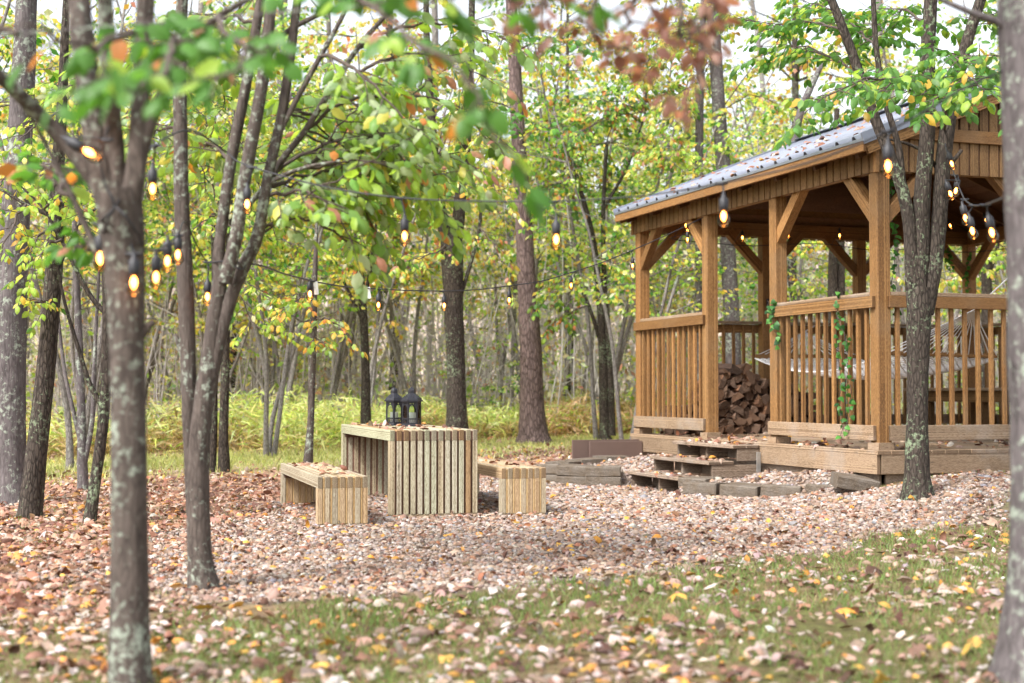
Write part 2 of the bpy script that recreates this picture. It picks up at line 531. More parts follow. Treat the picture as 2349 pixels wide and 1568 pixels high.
def spray(rng, W, Lv, P, r0, side_len, gap, leaf, start=0.1, flat=0.35, ns=6, droop=0.3, lgap=0.055):
    """a bough through points P (k,3) carrying leafy shoots on both sides"""
    Q = spline(P, 14)
    Q[1:-1] += rng.normal(0, 0.01, Q[1:-1].shape)
    W.tube(Q, np.linspace(r0, r0 * 0.25, 14), ns)
    seg = np.linalg.norm(np.diff(Q, axis=0), axis=1)
    S = np.concatenate([[0], np.cumsum(seg)])
    L = S[-1]
    s = L * start
    sg = 1
    while s < L:
        i = min(np.searchsorted(S, s) - 1, 12); i = max(i, 0)
        q = Q[i] + (Q[i + 1] - Q[i]) * ((s - S[i]) / (seg[i] + 1e-9))
        tg = unit(Q[i + 1] - Q[i])
        side = unit(np.cross(tg, UP) + 1e-6)
        d = unit(0.7 * tg + sg * side * rng.uniform(0.5, 1.1) + UP * rng.normal(0.05, flat))
        ll = side_len * rng.uniform(0.5, 1.1) * (1 - 0.5 * s / L)
        twig(rng, W, Lv, q, d, ll, r0 * 0.28 + 0.0012, leaf, droop, gap=lgap)
        sg = -sg
        s += gap * rng.uniform(0.6, 1.4)
    twig(rng, W, Lv, Q[-1], Q[-1] - Q[-2], side_len * 0.7, r0 * 0.25, leaf, droop, gap=lgap)
# ================================================================== SETTING
GZ = R(18.8)                        # the gazebo's turn
GV = np.array([math.cos(GZ), math.sin(GZ)])       # local x: across (w)
GU = np.array([-math.sin(GZ), math.cos(GZ)])      # local y: along the front (t)
GD = np.array([3.45, 13.3])                        # corner post nearest the camera
DECK = 0.50
GWID, GLEN = 5.04, 5.44

def sst(x, a, b):
    t = np.clip((x - a) / (b - a), 0, 1)
    return t * t * (3 - 2 * t)

def vnoise(x, y, s, seed=0):
    """smooth value noise, vectorised"""
    x = np.asarray(x, float) / s + 101.3 + seed * 17.1; y = np.asarray(y, float) / s + 57.7 + seed * 31.7
    xi, yi = np.floor(x), np.floor(y)
    fx, fy = x - xi, y - yi
    fx = fx * fx * (3 - 2 * fx); fy = fy * fy * (3 - 2 * fy)
    def h(a, b):
        v = np.sin(a * 127.1 + b * 311.7 + seed * 74.7) * 43758.5453
        return v - np.floor(v)
    return (h(xi, yi) * (1 - fx) * (1 - fy) + h(xi + 1, yi) * fx * (1 - fy) + h(xi, yi + 1) * (1 - fx) * fy + h(xi + 1, yi + 1) * fx * fy)

def to_wt(x, y):
    rx, ry = np.asarray(x) - GD[0], np.asarray(y) - GD[1]
    return rx * GV[0] + ry * GV[1], rx * GU[0] + ry * GU[1]

def from_wt(w, t):
    return GD[0] + w * GV[0] + t * GU[0], GD[1] + w * GV[1] + t * GU[1]

def ground_z(x, y):
    x = np.asarray(x, float); y = np.asarray(y, float)
    z = 0.014 * np.clip(y - 15, 0, 18) + 0.02 * (vnoise(x, y, 2.3) - 0.5) + 0.012 * (vnoise(x, y, 0.5, 3) - 0.5)
    z = z + 0.27 * sst(x, 2.2, 4.3) * sst(y, 9.6, 12.6) * (1 - sst(y, 14.5, 18))
    z = z + 0.05 * sst(x, 2.0, 3.5) * (1 - sst(y, 6, 9))
    w, t = to_wt(x, y)
    # gravel beds held by the block kerbs on both sides of the steps
    b1 = sst(w + 0.52 * np.clip(t, 0, 2) * 0.9, -0.42, -0.05) * (1 - sst(w, 0.1, 0.3)) * sst(t, -0.1, 0.4) * (1 - sst(t, 1.95, 2.1))
    b2 = sst(w, -1.42, -1.15) * (1 - sst(w, 0.1, 0.3)) * sst(t, 3.62, 3.72) * (1 - sst(t, 4.7, 5.0))
    z = z + 0.15 * b1 + (0.13 + 0.10 * sst(w, -1.2, -0.2)) * b2
    z = z - 0.07 * sst(w, -2.4, -1.6) * (1 - sst(w, -0.6, -0.2)) * sst(t, 1.4, 2.2) * (1 - sst(t, 4.2, 5.0))
    # hillside behind the wood
    z = z + 13.0 * sst(y, 42, 105) + 2.0 * (vnoise(x, y, 22, 5) - 0.5) * sst(y, 40, 60)
    return z

POLY = [(-2.5, 8.0), (-1.6, 7.3), (-0.8, 7.5), (0.2, 7.9), (1.0, 8.7), (2.2, 9.5), (3.2, 10.4), (4.0, 11.4), (4.9, 12.3), (4.6, 13.4), (3.4, 13.2),
        (2.9, 14.9), (2.2, 16.4), (1.4, 18.2), (0.4, 17.2), (-0.4, 16.3), (-1.4, 15.2), (-2.1, 13.2), (-2.6, 10.5)]
def poly_dist(x, y):
    """signed distance to the gravel outline, inside negative"""
    x = np.asarray(x, float); y = np.asarray(y, float)
    P = np.array(POLY); Q = np.roll(P, -1, 0)
    dmin = np.full(x.shape, 1e9); ins = np.zeros(x.shape, bool)
    for (ax, ay), (bx, by) in zip(P, Q):
        ex, ey = bx - ax, by - ay
        t = np.clip(((x - ax) * ex + (y - ay) * ey) / (ex * ex + ey * ey), 0, 1)
        dmin = np.minimum(dmin, np.hypot(x - ax - t * ex, y - ay - t * ey))
        c = ((ay > y) != (by > y)) & (x < (bx - ax) * (y - ay) / (by - ay + 1e-12) + ax)
        ins ^= c
    return np.where(ins, -dmin, dmin)

def gravel_mask(x, y):
    d = poly_dist(x, y) + 0.9 * (vnoise(x, y, 0.9, 7) - 0.5) + 0.4 * (vnoise(x, y, 0.25, 8) - 0.5)
    return 1 - sst(d, -0.25, 0.2)

def lawn_mask(x, y):        # the mown strip beyond the clearing
    c = np.minimum(24.0 + 1.0 * x, 26.5) + 0.6 * np.sin(x * 0.9)
    return np.exp(-((y - c) / 2.2) ** 2)

def litter_mask(x, y):      # deep brown-red leaf cover
    m = sst(-x, 1.1, 2.8) * sst(y, 5.2, 7.0) * (1 - sst(y, 15, 18))
    m2 = np.exp(-((x + 2.6) / 1.3) ** 2 - ((y - 14.2) / 2.2) ** 2)
    m3 = np.exp(-((x - 0.5) / 1.6) ** 2 - ((y - 21.8) / 2.6) ** 2)
    return np.clip(m + m2 + m3, 0, 1)

def axis_lines(segs):
    out = []
    for a, b, n in segs: out.append(np.linspace(a, b, n, endpoint=False))
    out.append([segs[-1][1]])
    return np.concatenate(out)

gx = axis_lines([(-160, -30, 22), (-30, -6, 40), (-6, 6.5, 180), (6.5, 30, 40), (30, 160, 22)])
gy = axis_lines([(-25, 3, 25), (3, 19, 230), (19, 45, 60), (45, 120, 60), (120, 260, 14)])
GX, GY = np.meshgrid(gx, gy)
GZv = ground_z(GX, GY)
nxg, nyg = len(gx), len(gy)
ii = (np.arange(nyg - 1)[:, None] * nxg + np.arange(nxg - 1)[None, :]).ravel()
quads = np.stack([ii, ii + 1, ii + 1 + nxg, ii + nxg], 1)
mk_g = gravel_mask(GX, GY); mk_l = lawn_mask(GX, GY); mk_b = litter_mask(GX, GY)
gcol = np.stack([mk_g, mk_l, mk_b], -1).reshape(-1, 3)

N = NT("woodland_ground")
geo = N.n("NewGeometry").outputs["Position"]
msk = N.n("SeparateColor"); N.l(N.n("Attribute", attribute_name="col").outputs["Color"], msk.inputs[0])
n_a = N.noise(geo, 1.2, 6, 0.65); n_b = N.noise(geo, 14, 6, 0.7); n_c = N.noise(geo, 55, 3, 0.6)
vor = N.n("TexVoronoi"); vor.inputs["Scale"].default_value = 26; N.l(geo, vor.inputs["Vector"])
vl = N.n("TexVoronoi"); vl.inputs["Scale"].default_value = 9; N.l(geo, vl.inputs["Vector"])
sepv = N.n("SeparateColor"); N.l(vor.outputs["Color"], sepv.inputs[0])
sepl = N.n("SeparateColor"); N.l(vl.outputs["Color"], sepl.inputs[0])
gravel_c = N.ramp(sepv.outputs[0], [(0.0, (0.102, 0.068, 0.051)), (0.35, (0.221, 0.170, 0.140)), (0.7, (0.289, 0.238, 0.208)), (1.0, (0.153, 0.111, 0.093))])
turf_c = N.ramp(n_b, [(0.3, (0.055, 0.038, 0.021)), (0.5, (0.098, 0.089, 0.034)), (0.72, (0.136, 0.162, 0.047))])
litter_c = N.ramp(sepl.outputs[0], [(0.0, (0.111, 0.055, 0.038)), (0.35, (0.238, 0.132, 0.098)), (0.65, (0.357, 0.238, 0.178)), (0.85, (0.391, 0.246, 0.128)), (1.0, (0.221, 0.128, 0.093))])
lawn_c = N.ramp(n_b, [(0.3, (0.30, 0.29, 0.12)), (0.7, (0.46, 0.47, 0.20))])
sp = N.n("SeparateXYZ"); N.l(geo, sp.inputs[0])
farf = N.n("MapRange"); N.l(sp.outputs[1], farf.inputs[0]); farf.inputs[1].default_value = 13; farf.inputs[2].default_value = 17
c = N.mix(N.math('MULTIPLY', N.ramp(n_a, [(0.42, (0, 0, 0)), (0.6, (1, 1, 1))]), 0.45), turf_c, litter_c)
c = N.mix(farf.outputs[0], c, litter_c)
c = N.mix(msk.outputs[2], c, litter_c)
hill = N.n("MapRange"); N.l(sp.outputs[1], hill.inputs[0]); hill.inputs[1].default_value = 28; hill.inputs[2].default_value = 40
c = N.mix(N.math('MULTIPLY', hill.outputs[0], 0.7), c, N.ramp(n_b, [(0.3, (0.40, 0.31, 0.26)), (0.7, (0.66, 0.56, 0.50))]))
c = N.mix(N.math('MULTIPLY', msk.outputs[1], 0.9), c, lawn_c)
c = N.mix(msk.outputs[0], c, gravel_c)
# bare earth banked against the deck
wd = N.n("VectorMath", operation='DISTANCE'); N.l(geo, wd.inputs[0]); wd.inputs[1].default_value = (4.6, 13.05, 0.3)
earth = N.ramp(N.math('ADD', N.math('MULTIPLY', wd.outputs["Value"], 0.55), N.math('MULTIPLY', n_b, 0.3)), [(0.42, (1, 1, 1)), (0.62, (0, 0, 0))])
c = N.mix(earth, c, N.ramp(n_b, [(0.3, (0.13, 0.075, 0.045)), (0.7, (0.26, 0.17, 0.11))]))
N.set(Base_Color=c, Roughness=0.9)
N.b.inputs["Specular IOR Level"].default_value = 0.15
N.bump(N.math('ADD', N.math('MULTIPLY', vor.outputs["Distance"], -0.6), n_c), 0.6, 0.02)
M["ground"] = N.m
g = obj("ground", mesh_np("ground", np.stack([GX, GY, GZv], -1).reshape(-1, 3), [quads], cols=gcol, smooth=True, mats=(M["ground"],)))
tag(g, "leaf strewn woodland clearing with gravel patch and rising hillside", kind="structure")

# ---------------------------------------------------------------- gravel stones (uncountable)
rng = np.random.default_rng(5)
def in_view(x, y, marg=1.35): return (np.abs(x) < (0.36 * marg) * y + 0.6) & (y > 3.6)

ico = bmesh.new(); bmesh.ops.create_icosphere(ico, subdivisions=1, radius=1.0)
ICO_V = np.array([v.co[:] for v in ico.verts]); ICO_F = np.array([[v.index for v in f.verts] for f in ico.faces]); ico.free()
def rand_frames(n, flat=0.3):
    a = rng.normal(0, 1, (n, 3)); a[:, 2] *= flat
    nr = np.array([0, 0, 1.0]) + rng.normal(0, flat, (n, 3))
    return frames(a, nr)
n0 = 150000
px_ = rng.uniform(-3.2, 5.2, n0); py_ = rng.uniform(6.6, 18.3, n0)
gm = gravel_mask(px_, py_)
w_, t_ = to_wt(px_, py_)
keep = (rng.random(n0) < gm ** 1.5 * np.clip(11.5 / py_, 0.45, 1.25) * 0.95) & ~((w_ > -0.1) & (t_ > -0.1))
px_, py_ = px_[keep], py_[keep]
if len(px_) > 62000: px_, py_ = px_[:62000], py_[:62000]
npb = len(px_)
size = rng.lognormal(math.log(0.0135), 0.30, npb) * np.clip(py_ / 10.5, 0.9, 1.35)
pc = pick(rng, [((0.275, 0.215, 0.18), 4), ((0.35, 0.285, 0.245), 2.6), ((0.215, 0.14, 0.10), 3), ((0.265, 0.165, 0.11), 2.6), ((0.225, 0.215, 0.23), 0.9), ((0.46, 0.41, 0.38), 0.8), ((0.10, 0.068, 0.055), 1.2)], npb, 0.14) * 0.92
PV = ICO_V * np.array([1.15, 0.9, 0.62])
pz = ground_z(px_, py_) + size * 0.25
gm_ = flat_mat("x", (0.4, 0.4, 0.4))
N = NT("river_gravel"); N.set(Base_Color=N.n("Attribute", attribute_name="col").outputs["Color"], Roughness=0.7); M["pebble"] = N.m
gr = obj("gravel", scatter_mesh("gravel", PV, [ICO_F], np.stack([px_, py_, pz], 1), rand_frames(npb), size, pc, M["pebble"], smooth=True))
tag(gr, "pale pinkish river gravel spread round the wooden table", "gravel", kind="stuff")

# ---------------------------------------------------------------- short grass (uncountable)
n0 = 380000
x_ = rng.uniform(-4.2, 6.2, n0); y_ = 3.6 + 14.5 * rng.random(n0) ** 1.35
cl = vnoise(x_, y_, 0.55, 11) * 0.6 + vnoise(x_, y_, 0.16, 12) * 0.4
dens = (1 - gravel_mask(x_, y_)) * (1 - 0.86 * litter_mask(x_, y_)) * sst(cl, 0.30, 0.58) * (1 - sst(y_, 12.8, 14.5))
w_, t_ = to_wt(x_, y_)
keep = (rng.random(n0) < dens) & in_view(x_, y_) & ~((w_ > -0.15) & (t_ > -0.2))
x_, y_ = x_[keep], y_[keep]
n = len(x_)
pos = np.stack([x_, y_, ground_z(x_, y_) - 0.004], 1)
a = np.stack([rng.normal(0, 0.55, n), rng.normal(0, 0.55, n), np.ones(n)], 1)
nr = rng.normal(0, 1, (n, 3)); nr[:, 2] *= 0.2
BL_V = np.array([(0, 0.045, 0), (0, -0.045, 0), (0.55, 0.035, 0.06), (0.55, -0.035, 0.06), (1.0, 0, 0.22)]); BL_Q = np.array([(0, 1, 3, 2)]); BL_T = np.array([(2, 3, 4)])
gc = pick(rng, [((0.135, 0.225, 0.06), 4.2), ((0.20, 0.285, 0.09), 3.4), ((0.27, 0.225, 0.125), 3), ((0.18, 0.12, 0.075), 2.2)], n, 0.2)
gs = obj("grass", scatter_mesh("grass", BL_V, [BL_T, BL_Q], pos, frames(a, nr), rng.uniform(0.025, 0.055, n) * (0.8 + 0.5 * vnoise(x_, y_, 1.1, 13)), gc, M["grass"]))
tag(gs, "short thin autumn grass between the fallen leaves", "grass", kind="stuff")

# far mown strip: taller sparse tufts
n = 26000
x_ = rng.uniform(-10, 9, n); y_ = np.minimum(24.0 + 1.0 * x_, 26.5) + rng.normal(0, 1.6, n)
k = (y_ > 14.5); w_, t_ = to_wt(x_, y_); k &= ~((w_ > -0.3) & (t_ < 6) & (w_ < 5.4)); x_, y_ = x_[k], y_[k]; n = len(x_)
a = np.stack([rng.normal(0, 0.5, n), rng.normal(0, 0.5, n), np.ones(n)], 1); nr = rng.normal(0, 1, (n, 3)); nr[:, 2] *= 0.2
gc = pick(rng, [((0.42, 0.45, 0.17), 4), ((0.50, 0.48, 0.24), 3), ((0.28, 0.33, 0.11), 1.5)], n, 0.15)
gs2 = obj("grass", scatter_mesh("grass", BL_V * np.array([1, 1.8, 1]), [BL_T, BL_Q], np.stack([x_, y_, ground_z(x_, y_)], 1), frames(a, nr), rng.uniform(0.05, 0.11, n), gc, M["grass"]))
tag(gs2, "yellow-green mown grass strip beyond the clearing", "grass", kind="stuff")

# ---------------------------------------------------------------- fallen leaves
PAL_LITTER = [((0.315, 0.204, 0.149), 4.5), ((0.391, 0.289, 0.238), 3.2), ((0.212, 0.106, 0.068), 3.8), ((0.493, 0.425, 0.391), 1.3), ((0.493, 0.230, 0.043), 0.8), ((0.527, 0.323, 0.068), 0.6), ((0.111, 0.051, 0.038), 2.0), ((0.306, 0.128, 0.076), 1.6)]
PAL_DEEP = [((0.235, 0.105, 0.068), 4.5), ((0.335, 0.185, 0.13), 4), ((0.40, 0.29, 0.235), 2.8), ((0.125, 0.058, 0.044), 2.0), ((0.50, 0.23, 0.06), 0.8), ((0.45, 0.38, 0.345), 1.2)]
n0 = 150000
x_ = rng.uniform(-1, 1, n0); y_ = 3.6 + 25 * rng.random(n0) ** 1.25; x_ = x_ * (0.53 * y_ + 0.7)
deep = litter_mask(x_, y_); gm = gravel_mask(x_, y_); lm = lawn_mask(x_, y_)
clump = sst(vnoise(x_, y_, 0.8, 21), 0.2, 0.75)
dens = (0.135 + 0.17 * clump + 0.62 * deep + 0.10 * gm - 0.3 * lm * (y_ > 15)) * np.clip(1.25 - 0.02 * y_, 0.6, 1.2)
w_, t_ = to_wt(x_, y_)
keep = (rng.random(n0) < np.clip(dens, 0.03, 1) * 0.85) & in_view(x_, y_, 1.45) & ~((w_ > -0.12) & (t_ > -0.12) & (w_ < 5.2) & (t_ < 5.6))
x_, y_, deep = x_[keep], y_[keep], deep[keep]; gm_l = gm[keep]
n = len(x_)
a = rng.normal(0, 1, (n, 3)); a[:, 2] *= 0.28
nr = np.array([0, 0, 1.0]) + rng.normal(0, 0.42, (n, 3))
FRL = frames(a, nr)
sz = np.clip(rng.lognormal(math.log(0.057), 0.32, n), 0.025, 0.115) * np.where(gm_l > 0.5, 0.78, 1.0) * np.clip(0.9 + (y_ - 8) * 0.012, 0.9, 1.25)
PAL_PALER = [((0.33, 0.225, 0.18), 4), ((0.39, 0.31, 0.285), 3.4), ((0.22, 0.115, 0.08), 3), ((0.48, 0.42, 0.41), 1.2), ((0.50, 0.23, 0.05), .9), ((0.52, 0.31, 0.07), .6), ((0.11, 0.055, 0.042), 1.6)]
cols = np.where((rng.random(n) < deep * 0.85)[:, None], pick(rng, PAL_DEEP, n), np.where((gm_l < .5)[:, None] & (y_ < 11)[:, None], pick(rng, PAL_PALER, n), pick(rng, PAL_LITTER, n)))
pos = np.stack([x_, y_, ground_z(x_, y_) + 0.008 + rng.uniform(0, 0.022, n)], 1)
order = np.argsort(y_)
inside = np.abs(x_) < 0.352 * y_
near = [i for i in order if inside[i] and y_[i] > 4.25][:300]
isnear = np.zeros(n, bool); isnear[near] = True
rest = ~isnear
curl = rng.uniform(0.6, 4.5, n); wm = rng.uniform(0.75, 1.25, n)
lobed = rng.random(n) < 0.28
ro = rest & ~lobed; rl = rest & lobed
lt = obj("leaf_litter", scatter_mesh("leaf_litter", LEAF_HI_V, [LEAF_HI_T, LEAF_HI_Q], pos[ro], FRL[ro], sz[ro], cols[ro], M["litter"], curl[ro], smooth=True, wmul=wm[ro]))
tag(lt, "carpet of brown, buff and orange fallen leaves over the clearing", "leaf litter", kind="stuff")
lt2 = obj("leaf_litter", scatter_mesh("leaf_litter", LOBED_V, [LOBED_T], pos[rl], FRL[rl], sz[rl] * 1.15, cols[rl], M["litter"], curl[rl] * 0.8, smooth=False))
tag(lt2, "lobed oak leaves scattered through the leaf carpet", "leaf litter", kind="stuff")

# the 300 nearest leaves, one object each; four shapes in five colours share mesh data
LEAF_KINDS = [("buff", (0.37, 0.26, 0.205)), ("pale", (0.49, 0.43, 0.41)), ("rust", (0.25, 0.11, 0.07)), ("orange", (0.54, 0.25, 0.045)), ("yellow", (0.56, 0.36, 0.08)), ("dark", (0.12, 0.06, 0.047)), ("tan", (0.31, 0.19, 0.135))]
kind_w = np.array([3.0, 1.5, 2.2, 0.9, 0.6, 1.3, 3.0]); kind_w /= kind_w.sum()
leafmesh = {}
for ki, (kn, kc) in enumerate(LEAF_KINDS):
    for v in range(4):
        TV = (LEAF_HI_V * np.array([1, rng.uniform(0.8, 1.35), rng.uniform(0.8, 4.2)]))[None]
        TV = TV + rng.normal(0, 0.018, TV.shape)
        cc = np.clip(np.array(kc) * (1 + 0.15 * rng.normal()), 0, 0.8)
        leafmesh[(ki, v)] = mesh_np("fallen_leaf", TV[0], [LEAF_HI_T, LEAF_HI_Q], cols=np.repeat(cc[None], 8, 0) * np.array([1.0, .88, 1.14, .88, .84, 1.1, .84, .7])[:, None] * (1 + 0.1 * rng.normal(0, 1, (8, 1))), smooth=True, mats=(M["litter"],))
for i in near:
    ki = int(rng.choice(len(LEAF_KINDS), p=kind_w)); v = int(rng.integers(4))
    o = obj("fallen_leaf", leafmesh[(ki, v)])
    Mx = Matrix(FRL[i].tolist()).transposed().to_4x4()
    o.matrix_world = Matrix.Translation(pos[i].tolist()) @ Mx @ Matrix.Scale(float(sz[i] * 1.05), 4)
    kn = LEAF_KINDS[ki][0]
    tag(o, f"{kn} coloured dry leaf fallen on the thin grass close to the camera", "leaf", f"{kn} fallen leaves on the near grass")
# ================================================================== GAZEBO
gz = thing("gazebo", "stained timber gazebo with railings and ribbed metal gable roof", "gazebo", (GD[0], GD[1], 0), GZ)
PB = 3.12                      # underside of roof frame
def gb(name, p0, p1, wid, thk, m="cedar", up=(0, 0, 1), parent=gz, bev=0.003):
    return board(name, p0, p1, wid, thk, M[m], parent, up, bev)

# deck: boards run along the front
deck = obj("deck", box_mesh(GWID + 0.10, GLEN + 0.10, 0.10, M["step_wood"], 0), gz, (GWID / 2, GLEN / 2, DECK - 0.12))
nb = 36
bw = (GWID + 0.26) / nb
for i in range(nb):
    w = -0.13 + (i + 0.5) * bw
    gb("deck_board", (w, -0.13, DECK - 0.019), (w, GLEN + 0.13, DECK - 0.019), bw - 0.006, 0.038, "weathered", parent=deck).matrix_parent_inverse = Matrix.Translation(deck.location).inverted()
for a, b in ((-0.11, 1.0), (1.003, 2.12), (3.58, GLEN + 0.11)):
    gb("fascia_board", (-0.105, a, 0.375), (-0.105, b, 0.375), 0.19, 0.038, "weathered", up=(1, 0, 0))
gb("fascia_board", (-0.08, -0.105, 0.375), (GWID + 0.1, -0.105, 0.375), 0.19, 0.038, "weathered", up=(0, 1, 0))
gb("fascia_board", (-0.08, GLEN + 0.105, 0.375), (GWID + 0.1, GLEN + 0.105, 0.375), 0.19, 0.038, "weathered", up=(0, 1, 0))
gb("fascia_board", (GWID + 0.105, -0.08, 0.375), (GWID + 0.105, GLEN + 0.08, 0.375), 0.19, 0.038, "weathered", up=(1, 0, 0))
gb("skirt_board", (-0.05, -0.05, 0.14), (-0.05, GLEN + 0.05, 0.14), 0.30, 0.03, "step_wood", up=(1, 0, 0))
gb("skirt_board", (0.0, -0.05, 0.14), (GWID, -0.05, 0.14), 0.30, 0.03, "step_wood", up=(0, 1, 0))

TS = [0.0, 1.91, 3.51, 5.44]
WS = [0.0, 1.79, 3.25, 5.04]
posts = sorted({(0.0, t) for t in TS} | {(GWID, t) for t in TS} | {(w, 0.0) for w in WS} | {(w, GLEN) for w in WS})
for (w, t) in posts:
    p = gb("post", (w, t, DECK), (w, t, PB), 0.14, 0.14, "cedar", up=(1, 0, 0), bev=0.006)
    for dx, dy, lw, ax in ((-0.081, 0, 0.18, 1), (0.081, 0, 0.18, 1), (0, -0.081, 0.142, 0), (0, 0.081, 0.142, 0)):
        a = (w + dx - (lw / 2 if ax == 0 else 0), t + dy - (lw / 2 if ax == 1 else 0), DECK + 0.036)
        b = (w + dx + (lw / 2 if ax == 0 else 0), t + dy + (lw / 2 if ax == 1 else 0), DECK + 0.036)
        gb("post_trim", a, b, 0.07, 0.02, "weathered", up=(1, 0, 0) if ax == 1 else (0, 1, 0))

def bay(a, b, out, extend=(0.05, 0.05)):
    """a railing bay from post a to post b; out: outward unit vector"""
    a, b, out = Vector((*a, 0)), Vector((*b, 0)), Vector((*out, 0))
    d = (b - a).normalized(); L = (b - a).length
    o1 = out * 0.09
    e0, e1 = a - d * extend[0], b + d * extend[1]
    z = Vector((0, 0, 1))
    gb("rail_band", e0 + o1 + z * 1.885, e1 + o1 + z * 1.885, 0.11, 0.038, "cedar", up=out)
    gb("rail_band", e0 + o1 + z * 0.66, e1 + o1 + z * 0.66, 0.14, 0.038, "weathered", up=out)
    gb("rail_cap", a + d * 0.072 + out * 0.012 + z * 1.963, b - d * 0.072 + out * 0.012 + z * 1.963, 0.115, 0.036, "weathered")
    n = int(round(L / 0.147)) - 1
    for i in range(n):
        p = a + d * (L * (i + 1) / (n + 1)) + out * 0.05
        gb("baluster", p + z * 0.60, p + z * 1.93, 0.038, 0.036, "cedar", up=out)

bay((0, TS[0]), (0, TS[1]), (-1, 0), (0.03, 0.05))
bay((0, TS[2]), (0, TS[3]), (-1, 0), (0.02, 0.05))
for i in range(3):
    bay((GWID, TS[i]), (GWID, TS[i + 1]), (1, 0), (0.0, 0.0))
    bay((WS[i], GLEN), (WS[i + 1], GLEN), (0, 1), (0.0, 0.0))
bay((WS[0], 0), (WS[1], 0), (0, -1), (-0.03, 0.0))
bay((WS[2], 0), (WS[3], 0), (0, -1), (0.0, 0.05))

# header beams
for w in (0.0, GWID):
    gb("header_beam", (w, -0.06, PB - 0.005 + 0.09), (w, GLEN + 0.06, PB - 0.005 + 0.09), 0.10, 0.18, "cedar")
for t in (0.0, GLEN):
    gb("header_beam", (0.055, t, PB + 0.085), (GWID - 0.055, t, PB + 0.085), 0.10, 0.178, "cedar")
# braces
def brace(p, d):
    p, d = Vector((*p, 0)), Vector((*d, 0))
    side = d.cross(Vector((0, 0, 1)))
    gb("brace", p + d * 0.02 + Vector((0, 0, PB - 0.47)), p + d * 0.55 + Vector((0, 0, PB + 0.06)), 0.10, 0.115, "cedar", up=side.cross(Vector((d.x, d.y, 1)).normalized()))
for t in TS:
    for w in (0.0, GWID):
        if t > 0 and not (w == 0 and t == TS[2]): brace((w, t), (0, -1))
        if t < GLEN and not (w == 0 and t == TS[1]): brace((w, t), (0, 1))
for w in WS:
    for t in (0.0, GLEN):
        if w > 0: brace((w, t), (-1, 0))
        if w < GWID: brace((w, t), (1, 0))

# roof
SLOPE = 0.39
EV = 0.30                       # eave overhang
GE = 0.20                       # gable overhang
Z_E = 3.37
MID = GWID / 2
def roof_z(w): return Z_E + SLOPE * ((w + EV) if w <= MID else (GWID + EV - w))
N = NT("painted_roof_metal")
nz = N.noise(N.n("TexCoord").outputs["Object"], 6, 5, 0.6)
N.set(Base_Color=N.mix(nz, (0.20, 0.22, 0.27), (0.29, 0.31, 0.365)), Metallic=0.6, Roughness=N.ramp(nz, [(0.3, (0.26, 0.26, 0.26)), (0.7, (0.42, 0.42, 0.42))]))
M["roof"] = N.m
roof = obj("roof", box_mesh(GWID + 0.3, 0.16, 0.04, M["roof"], 0.004), gz, (MID, -GE - 0.0, 0))   # replaced below by the ridge cap mesh
roof.data = box_mesh(0.30, GLEN + 2 * GE + 0.02, 0.012, M["roof"], 0.003)
roof.location = (MID, GLEN / 2, roof_z(MID) + 0.034)
RINV = Matrix.Translation(roof.location).inverted()
def rp(o):
    o.parent = roof; o.matrix_parent_inverse = RINV; return o
npan = 20
pw = (GLEN + 2 * GE) / npan
SLN = math.hypot(MID + EV, SLOPE * (MID + EV))
prof = [(-pw / 2, 0), (-0.035, 0), (-0.018, 0.034), (0.018, 0.034), (0.035, 0), (pw * 0.30, 0), (pw * 0.32, 0.006), (pw * 0.34, 0), (pw / 2, 0)]
pv = []
for x in (0.0, SLN):
    for (y, z) in prof: pv.append((x, y, z))
    for (y, z) in prof: pv.append((x, y, z - 0.003 if z else -0.010))
k = len(prof)
pf = []
for i in range(k - 1):
    pf.append((i, 2 * k + i, 2 * k + i + 1, i + 1))
    pf.append((k + i, k + i + 1, 3 * k + i + 1, 3 * k + i))
    pf.append((i, i + 1, k + i + 1, k + i))
panel_me = mesh_np("roof_panel", np.array(pv), [np.array(pf)], mats=(M["roof"],))
for sgn in (1, -1):
    for i in range(npan):
        t = -GE + (i + 0.5) * pw
        o = obj("roof_panel", panel_me)
        w0 = -EV if sgn > 0 else GWID + EV
        ax = Vector((sgn, 0, SLOPE)).normalized()
        ay = Vector((0, sgn, 0))
        az = ax.cross(ay)
        Mx = Matrix((ax, ay, az)).transposed().to_4x4(); Mx.translation = (w0, t, Z_E + 0.012)
        o.matrix_local = Mx
        rp(o)
